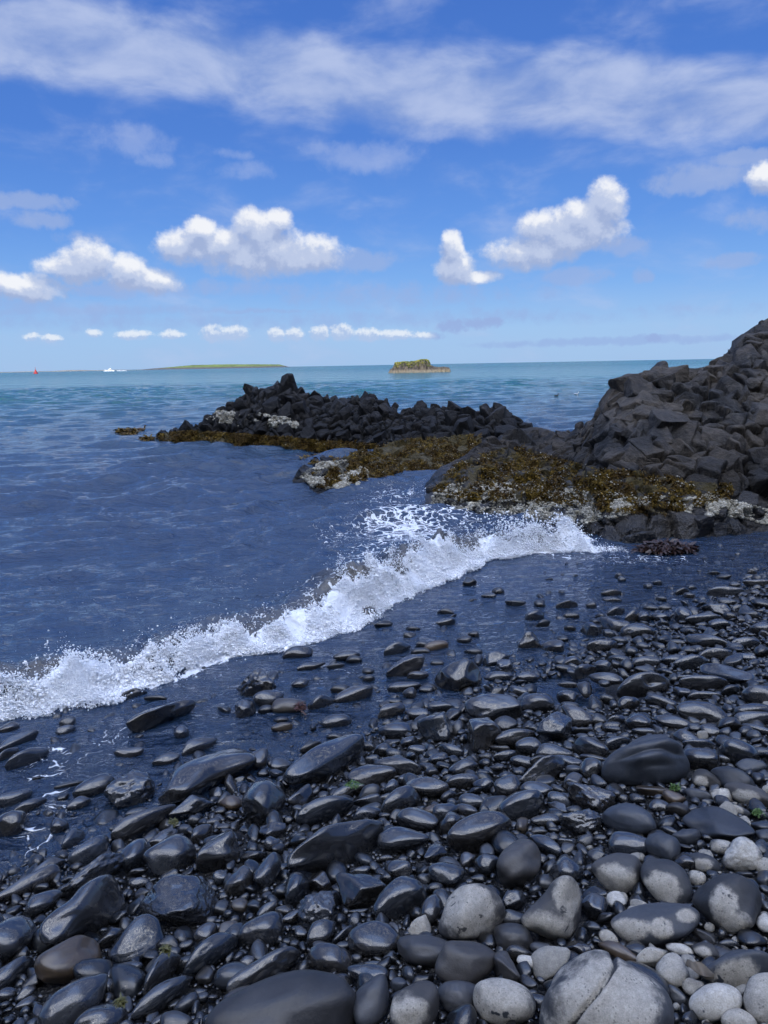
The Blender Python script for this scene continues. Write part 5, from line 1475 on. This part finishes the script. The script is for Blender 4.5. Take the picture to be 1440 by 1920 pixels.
def sweep(path, rad, name, mat, loc, parent=None, n=14, **kw):
    """one closed skin along a path; rad: (half width, half height) at each point"""
    P = np.array(path, float); Rr = np.array(rad, float)
    k = len(P)
    s = np.linspace(0, k - 1, (k - 1) * 4 + 1)
    def cat(A):
        out = []
        for x in s:
            i = min(int(x), k - 2); f = x - i
            p0, p1, p2, p3 = A[max(i - 1, 0)], A[i], A[i + 1], A[min(i + 2, k - 1)]
            out.append(0.5 * ((2 * p1) + (p2 - p0) * f + (2 * p0 - 5 * p1 + 4 * p2 - p3) * f * f + (3 * p1 - p0 - 3 * p2 + p3) * f ** 3))
        return np.array(out)
    P = cat(P); Rr = np.maximum(cat(Rr), 0.0015)
    T = np.gradient(P, axis=0); T /= np.linalg.norm(T, axis=1)[:, None]
    side = np.cross(T, np.array([0, 0, 1.0])); bad = np.linalg.norm(side, axis=1) < 0.2
    side[bad] = np.array([0, -1.0, 0]); side /= np.linalg.norm(side, axis=1)[:, None]
    up = np.cross(side, T)
    th = np.arange(n) / n * 2 * PI
    V = P[:, None] + side[:, None] * (np.cos(th)[None, :, None] * Rr[:, None, :1]) + up[:, None] * (np.sin(th)[None, :, None] * Rr[:, None, 1:])
    m = len(P); V = V.reshape(-1, 3)
    i = np.arange(m - 1)[:, None] * n + np.arange(n)[None]; j = np.arange(m - 1)[:, None] * n + (np.arange(n)[None] + 1) % n
    F = np.stack([i, j, j + n, i + n], -1).reshape(-1, 4)
    V = np.vstack([V, P[0], P[-1]]); a, b = len(V) - 2, len(V) - 1
    r0 = np.arange(n); r1 = (r0 + 1) % n
    caps = np.concatenate([np.stack([r1, r0, 0 * r0 + a], 1), np.stack([(m - 1) * n + r0, (m - 1) * n + r1, 0 * r0 + b], 1)])
    return obj(name, mesh_np(name, V, [F, caps], True, None, mat), loc, parent, **kw)

def bird_mat(name, body, head, wing):
    m, t, b = new_mat(name)
    tc = t.node('ShaderNodeTexCoord'); sep = t.node('ShaderNodeSeparateXYZ', ins={0: tc.outputs['Object']})
    n = t.noise(tc.outputs['Object'], 60.0, 3.0, 0.6)
    c = t.mix(t.ss(n, 0.4, 0.6), body, tuple(k * 0.55 for k in body))
    c = t.mix(t.ss(sep.outputs[2], 0.095, 0.12), c, head)
    c = t.mix(t.math('MULTIPLY', t.ss(sep.outputs[0], 0.02, -0.03), t.ss(sep.outputs[2], 0.05, 0.075)), c, wing)
    t.set(b.inputs['Base Color'], c); b.inputs['Roughness'].default_value = 0.8
    return m
M_BILL = simple_mat('bird_bill', (0.06, 0.05, 0.035))

def duck(px, py, scale, yaw, mat, label, alert=True):
    """a floating duck: body, neck and head one skin; the bill and folded wings are parts"""
    P = on_water(px, py, 0.0)
    root = empty('duck', (P[0], P[1], 0.015), label=label, category='duck')
    root.rotation_euler = (0, 0, yaw); root.scale = (scale,) * 3
    path = [(-.20, 0, .085), (-.16, 0, .065), (-.08, 0, .045), (.02, 0, .035), (.10, 0, .045), (.145, 0, .085), (.15, 0, .135), (.155, 0, .175), (.175, 0, .20), (.205, 0, .198), (.222, 0, .19)]
    rad = [(.012, .006), (.04, .025), (.085, .06), (.095, .072), (.075, .068), (.042, .05), (.028, .032), (.026, .03), (.033, .036), (.026, .028), (.012, .012)]
    sweep(path, rad, 'body', mat, (0, 0, 0), root)
    sweep([(.215, 0, .19), (.24, 0, .182), (.265, 0, .178)], [(.014, .012), (.015, .008), (.009, .004)], 'bill', M_BILL, (0, 0, 0), root, 8)
    for sg in (-1, 1):
        sweep([(.07, sg * .07, .07), (0, sg * .088, .075), (-.09, sg * .07, .08), (-.17, sg * .03, .095)], [(.008, .02), (.014, .042), (.013, .034), (.004, .008)], 'wing', mat, (0, 0, 0), root, 8)
    return root
M_DUCK = bird_mat('brown_duck_feathers', (0.17, 0.12, 0.075), (0.09, 0.06, 0.04), (0.12, 0.08, 0.05))
M_DARKD = bird_mat('dark_duck_feathers', (0.05, 0.045, 0.04), (0.03, 0.028, 0.026), (0.05, 0.045, 0.04))
M_WHITED = bird_mat('white_duck_feathers', (0.75, 0.75, 0.74), (0.75, 0.75, 0.74), (0.8, 0.8, 0.8))
duck(265, 808, 0.78, R(25), M_DUCK, 'brown duck floating between drifting weed and the tip of the ridge')
duck(1043, 744, 0.75, R(20), M_DARKD, 'tiny dark duck swimming behind the rocks, beside the white one')
duck(1080, 741, 0.78, R(-30), M_WHITED, 'tiny white duck swimming behind the rocks, brightest speck on the water')

def perched(tt, label, sc):
    ctr, ux, w, zt = ISL
    p = np.array([*(ctr[:2] + ux * tt * w), zt(tt) - 0.02])
    root = empty('cormorant', tuple(p), label=label, category='seabird')
    root.scale = (sc,) * 3
    m = M_DARKD
    sweep([(-.30, 0, .12), (-.16, 0, .18), (-.05, 0, .30), (.04, 0, .48), (.08, 0, .62), (.07, 0, .76), (.10, 0, .86), (.16, 0, .88)], [(.02, .012), (.06, .05), (.12, .12), (.12, .13), (.06, .07), (.035, .035), (.045, .045), (.02, .02)], 'body', m, (0, 0, 0), root, 10)
    sweep([(.14, 0, .88), (.20, 0, .875), (.25, 0, .865)], [(.015, .015), (.012, .010), (.004, .006)], 'bill', M_BILL, (0, 0, 0), root, 8)
    for sg in (-1, 1):
        sweep([(-.05, sg * .05, .26), (-.03, sg * .06, .12), (-.01, sg * .06, 0)], [(.025, .025), (.018, .018), (.03, .012)], 'leg', M_BILL, (0, 0, 0), root, 8)
perched(0.105, 'dark bird standing upright on the highest point of the islet', 0.75)
perched(-0.215, 'dark bird perched low on the flat end of the islet', 0.6)

def lathe(prof, n=24):
    prof = np.array(prof, float); th = np.arange(n) / n * 2 * PI
    V = np.stack([prof[:, None, 0] * np.cos(th), prof[:, None, 0] * np.sin(th), np.broadcast_to(prof[:, None, 1], (len(prof), n))], -1).reshape(-1, 3)
    m = len(prof)
    i = np.arange(m - 1)[:, None] * n + np.arange(n)[None]; j = np.arange(m - 1)[:, None] * n + (np.arange(n)[None] + 1) % n
    return V, np.stack([i, j, j + n, i + n], -1).reshape(-1, 4)

def box(x0, x1, y0, y1, z0, z1):
    V = np.array([(x, y, z) for z in (z0, z1) for y in (y0, y1) for x in (x0, x1)], float)
    F = np.array([(0, 2, 3, 1), (4, 5, 7, 6), (0, 1, 5, 4), (1, 3, 7, 5), (3, 2, 6, 7), (2, 0, 4, 6)])
    return V, F
def bar(p, q, r):
    p, q = np.array(p, float), np.array(q, float); d = q - p; d /= np.linalg.norm(d)
    a = np.cross(d, (0.3, 0.9, 0.2)); a /= np.linalg.norm(a); b = np.cross(d, a)
    th = np.arange(8) / 8 * 2 * PI
    ring = np.cos(th)[:, None] * a * r + np.sin(th)[:, None] * b * r
    V = np.vstack([p + ring, q + ring]); i = np.arange(8); j = (i + 1) % 8
    return V, np.stack([i, j, j + 8, i + 8], 1)
def mesh_of(shapes, name, mat, parent, smooth=False):
    p = Pile()
    for V, F in shapes: p.add(V, F)
    return obj(name, p.mesh(name, mat, smooth), parent=parent)

def buoy():
    P = at_dist(67, 699.5, 720.0)
    root = empty('buoy', (P[0], P[1], 0), label='red navigation buoy with a conical tower, floating off the low island', category='buoy')
    red = simple_mat('buoy_red', (0.55, 0.035, 0.03), 0.45); dark = simple_mat('buoy_dark', (0.06, 0.02, 0.02), 0.5)
    k = 0.74
    mesh_of([lathe([(0, -.6), (2.0, -.6), (2.25, -.2), (2.3, 1.0), (2.1, 1.35), (0, 1.4)])], 'float_body', red, root, True)
    tw = [bar((1.5 * math.cos(a), 1.5 * math.sin(a), 1.3), (.55 * math.cos(a), .55 * math.sin(a), 4.6), .12) for a in (PI / 4, 3 * PI / 4, 5 * PI / 4, 7 * PI / 4)]
    tw += [lathe([(1.30, 1.35), (1.25, 2.0), (.85, 3.4), (.62, 4.4), (.62, 4.65), (0, 4.7)])]
    mesh_of(tw, 'tower', red, root)
    mesh_of([lathe([(.7, 4.65), (.72, 4.75), (0, 4.76)]), bar((0, 0, 4.7), (0, 0, 6.2), .1)], 'lantern_mast', dark, root)
    mesh_of([lathe([(0, 6.1), (.36, 6.15), (.36, 6.85), (0, 6.9)])], 'topmark', red, root)
    root.scale = (k, k, k)
buoy()

def boat():
    P = at_dist(206, 693.2, 1250.0)
    root = empty('motor_boat', (P[0], P[1], 0), label='small white motor boat crossing in front of the low island', category='boat')
    root.rotation_euler = (0, 0, R(176)); root.scale = (1.0, 1.0, 1.0)
    wh = simple_mat('boat_white', (0.78, 0.78, 0.76), 0.35); gl = simple_mat('boat_glass', (0.04, 0.05, 0.06), 0.15)
    n = 16; xs = np.linspace(-7.5, 8.2, n); V = []
    for x in xs:
        t = (x + 7.5) / 15.7
        w = 2.1 * (1 - t ** 3.2) + 0.04; sheer = 1.5 + 1.0 * t ** 2
        V += [(x, -w, sheer), (x, -w * 0.8, 0.2), (x, 0, -0.5 + 0.5 * t ** 3), (x, w * 0.8, 0.2), (x, w, sheer)]
    V = np.array(V); F = []
    for i in range(n - 1):
        for j in range(4): a = i * 5 + j; F.append((a, a + 1, a + 6, a + 5))
        F.append((i * 5 + 4, i * 5, i * 5 + 5, i * 5 + 9))
    F.append((0, 4, 3, 1)); F.append((3, 2, 1, 1)) if False else None
    F = [f for f in F if f]
    mesh_of([(V, np.array(F)), (V[:5], np.array([[0, 1, 2, 3]])), (V[[0, 3, 4]], np.array([[0, 1, 2]]))], 'hull', wh, root)
    cab = mesh_of([(np.array([(-3.2, -1.5, 1.7), (2.6, -1.5, 1.9), (2.6, 1.5, 1.9), (-3.2, 1.5, 1.7), (-3.0, -1.35, 3.7), (1.2, -1.35, 3.8), (1.2, 1.35, 3.8), (-3.0, 1.35, 3.7)]), np.array([(0, 1, 5, 4), (1, 2, 6, 5), (2, 3, 7, 6), (3, 0, 4, 7), (4, 5, 6, 7)]))], 'cabin', wh, root)
    mesh_of([box(-2.6, 1.0, -1.47, 1.47, 2.6, 3.25)], 'window', gl, cab)
    mesh_of([box(-2.2, 0.2, -1.0, 1.0, 3.8, 4.6), bar((-1, 0, 4.6), (-1.3, 0, 7.0), .09), bar((-1.2, -.7, 5.6), (-1.2, .7, 5.6), .07)], 'mast', wh, root)
    # wake
    rr = np.random.default_rng(5); m = 900
    x = 9 + 14 * rr.random(m) ** 1.3
    C = np.stack([P[0] + x + 2, P[1] + rr.normal(0, 1.2, m), np.abs(rr.normal(0, .35, m)) * np.clip(1.2 - x / 24, .2, 1)], 1)
    m2 = 300
    C2 = np.stack([P[0] + rr.uniform(-9, 8, m2), P[1] - 2.2 + rr.normal(0, .5, m2), np.abs(rr.normal(0, .3, m2))], 1)
    C = np.concatenate([C, C2])
    V, F = scatter_shape(*ico(1), C, rand_rot(len(C)) * rr.uniform(.15, .4, len(C))[:, None, None])
    obj('boat_wake', mesh_np('boat_wake', V, F, True, None, M_FOAM), kind='stuff', label='white wake trailing behind the small motor boat', category='wake')
boat()

# ------------------------------------------------------------------ weed adrift and ashore, kelp leaf, sprigs
def weed_mat(px, py, rx, ry, n, name, label, z0, seed, mat, hgt=0.05, size=1.0, parent=None):
    rr = np.random.default_rng(seed)
    C = []
    while len(C) < n:
        a, b = rr.uniform(-1, 1, 2)
        if a * a + b * b < 1 and rr.random() < 1.25 - math.hypot(a, b): C.append(on_water(px + a * rx, py + b * ry, z0))
    C = np.array(C)
    ctr = C.mean(0)
    rad = np.hypot(C[:, 0] - ctr[0], C[:, 1] - ctr[1]); rad = rad / rad.max()
    C[:, 2] += hgt * (1 - rad) * rr.random(n)
    an = rr.random(n) * 2 * PI
    L = rr.uniform(.05, .14, n) * size; w = rr.uniform(.008, .018, n) * size
    d = np.stack([np.cos(an), np.sin(an), rr.normal(0, .25, n)], 1); sd_ = np.stack([-np.sin(an), np.cos(an), rr.normal(0, .5, n)], 1)
    A1 = C + d * (L * .5)[:, None] + np.array([0, 0, .02 * size]); A2 = C + d * L[:, None]
    V = np.stack([C - sd_ * w[:, None] * .5, C + sd_ * w[:, None] * .5, A1 + sd_ * w[:, None], A1 - sd_ * w[:, None], A2 + sd_ * w[:, None] * .4, A2 - sd_ * w[:, None] * .4], 1).reshape(-1, 3)
    k = np.arange(n)[:, None] * 6
    F = np.concatenate([k + np.array([[0, 1, 2, 3]]), k + np.array([[3, 2, 4, 5]])])
    loc = np.array([ctr[0], ctr[1], z0])
    obj(name, mesh_np(name, V - loc, F, True, None, mat), tuple(loc), kind='thing', label=label, category='seaweed')
M_WRACK = simple_mat('red_brown_wrack', (0.035, 0.016, 0.010), 0.4, 20.0)
M_RED_WEED = simple_mat('red_weed', (0.06, 0.022, 0.014), 0.5, 20.0)
M_GREEN = simple_mat('green_sprig', (0.055, 0.11, 0.012), 0.5, 30.0)
M_OLIVE = simple_mat('olive_sprig', (0.075, 0.07, 0.012), 0.5, 30.0)
weed_mat(238, 811, 22, 5, 700, 'drifting_weed', 'brown clump of weed adrift just beyond the duck', 0.01, 81, M_WEED, .10, 1.5)
weed_mat(277, 824, 12, 2.5, 260, 'drifting_weed', 'thin brown streak of weed adrift below the duck', 0.01, 82, M_WEED, .05, 1.4)
weed_mat(630, 862, 70, 9, 900, 'drifting_weed', 'olive mat of weed awash at the foot of the ridge', 0.0, 84, M_WEED, .05, 1.6)
weed_mat(1250, 1031, 58, 8, 900, 'wrack_patch', 'dark red-brown patch of wrack stranded below the tall crag', 0.01, 83, M_WRACK, .07, 1.0)
for (px, py, rx, ry, z, mt, lb, sd_) in ((662, 1472, 14, 7, .14, M_GREEN, 'bright green sprig of weed on a dark stone below the shiny slab', 91), (326, 1543, 9, 6, .12, M_OLIVE, 'yellow-green tuft beside the long oval stone', 92), (312, 1783, 8, 7, .28, M_OLIVE, 'olive tuft between stones right of the brown-bellied boulder', 93),
        (226, 1880, 7, 7, .32, M_OLIVE, 'olive tuft low down among stones near the bottom edge', 94), (1265, 1478, 9, 5, .25, M_GREEN, 'green sprig in front of the banded boulder', 95), (1420, 1524, 9, 7, .30, M_GREEN, 'green tuft at the right edge above pale stones', 96), (563, 1327, 7, 5, .05, M_RED_WEED, 'rusty red tuft of weed on a stone in the wash', 97), (1400, 1140, 20, 5, .02, M_WRACK, 'dark red weed scraps among wet stones far up the beach', 98)):
    weed_mat(px, py, rx, ry, 160, 'weed_tuft', lb, z, sd_, mt, .02, .13 if py > 1400 else .3)

def kelp_leaf():
    P = CAM + ray(1304, 1818) * hit_plane(ray(1304, 1818), 0.075)
    n, m = 14, 7
    T, W = np.meshgrid(np.linspace(0, 1, n), np.linspace(-1, 1, m)); t, w = T.ravel(), W.ravel()
    wid = 0.030 * np.sin(np.clip(t * 0.93 + 0.07, 0, 1) * PI) ** 0.7
    V = np.stack([-0.02 + t * 0.075, 0.05 - t * 0.12 + w * 0 , 0.012 * np.sin(t * 7) + 0.012 * np.cos(w * 3 + t * 5) + 0.02 * t], 1)
    V[:, 0] += w * wid; V[:, 1] += w * wid * 0.6
    V = V * 0.6
    idx = np.arange(n * m).reshape(m, n)
    F = np.stack([idx[:-1, :-1].ravel(), idx[:-1, 1:].ravel(), idx[1:, 1:].ravel(), idx[1:, :-1].ravel()], 1)
    V = np.vstack([V, V + np.array([0, 0, -0.003])]); F = np.vstack([F, F[:, ::-1] + n * m])
    obj('kelp_leaf', mesh_np('kelp_leaf', V, F, True, None, simple_mat('dry_kelp', (0.11, 0.085, 0.055), 0.55, 25.0)), tuple(P), label='withered brown kelp leaf wedged between pale stones', category='leaf')
kelp_leaf()
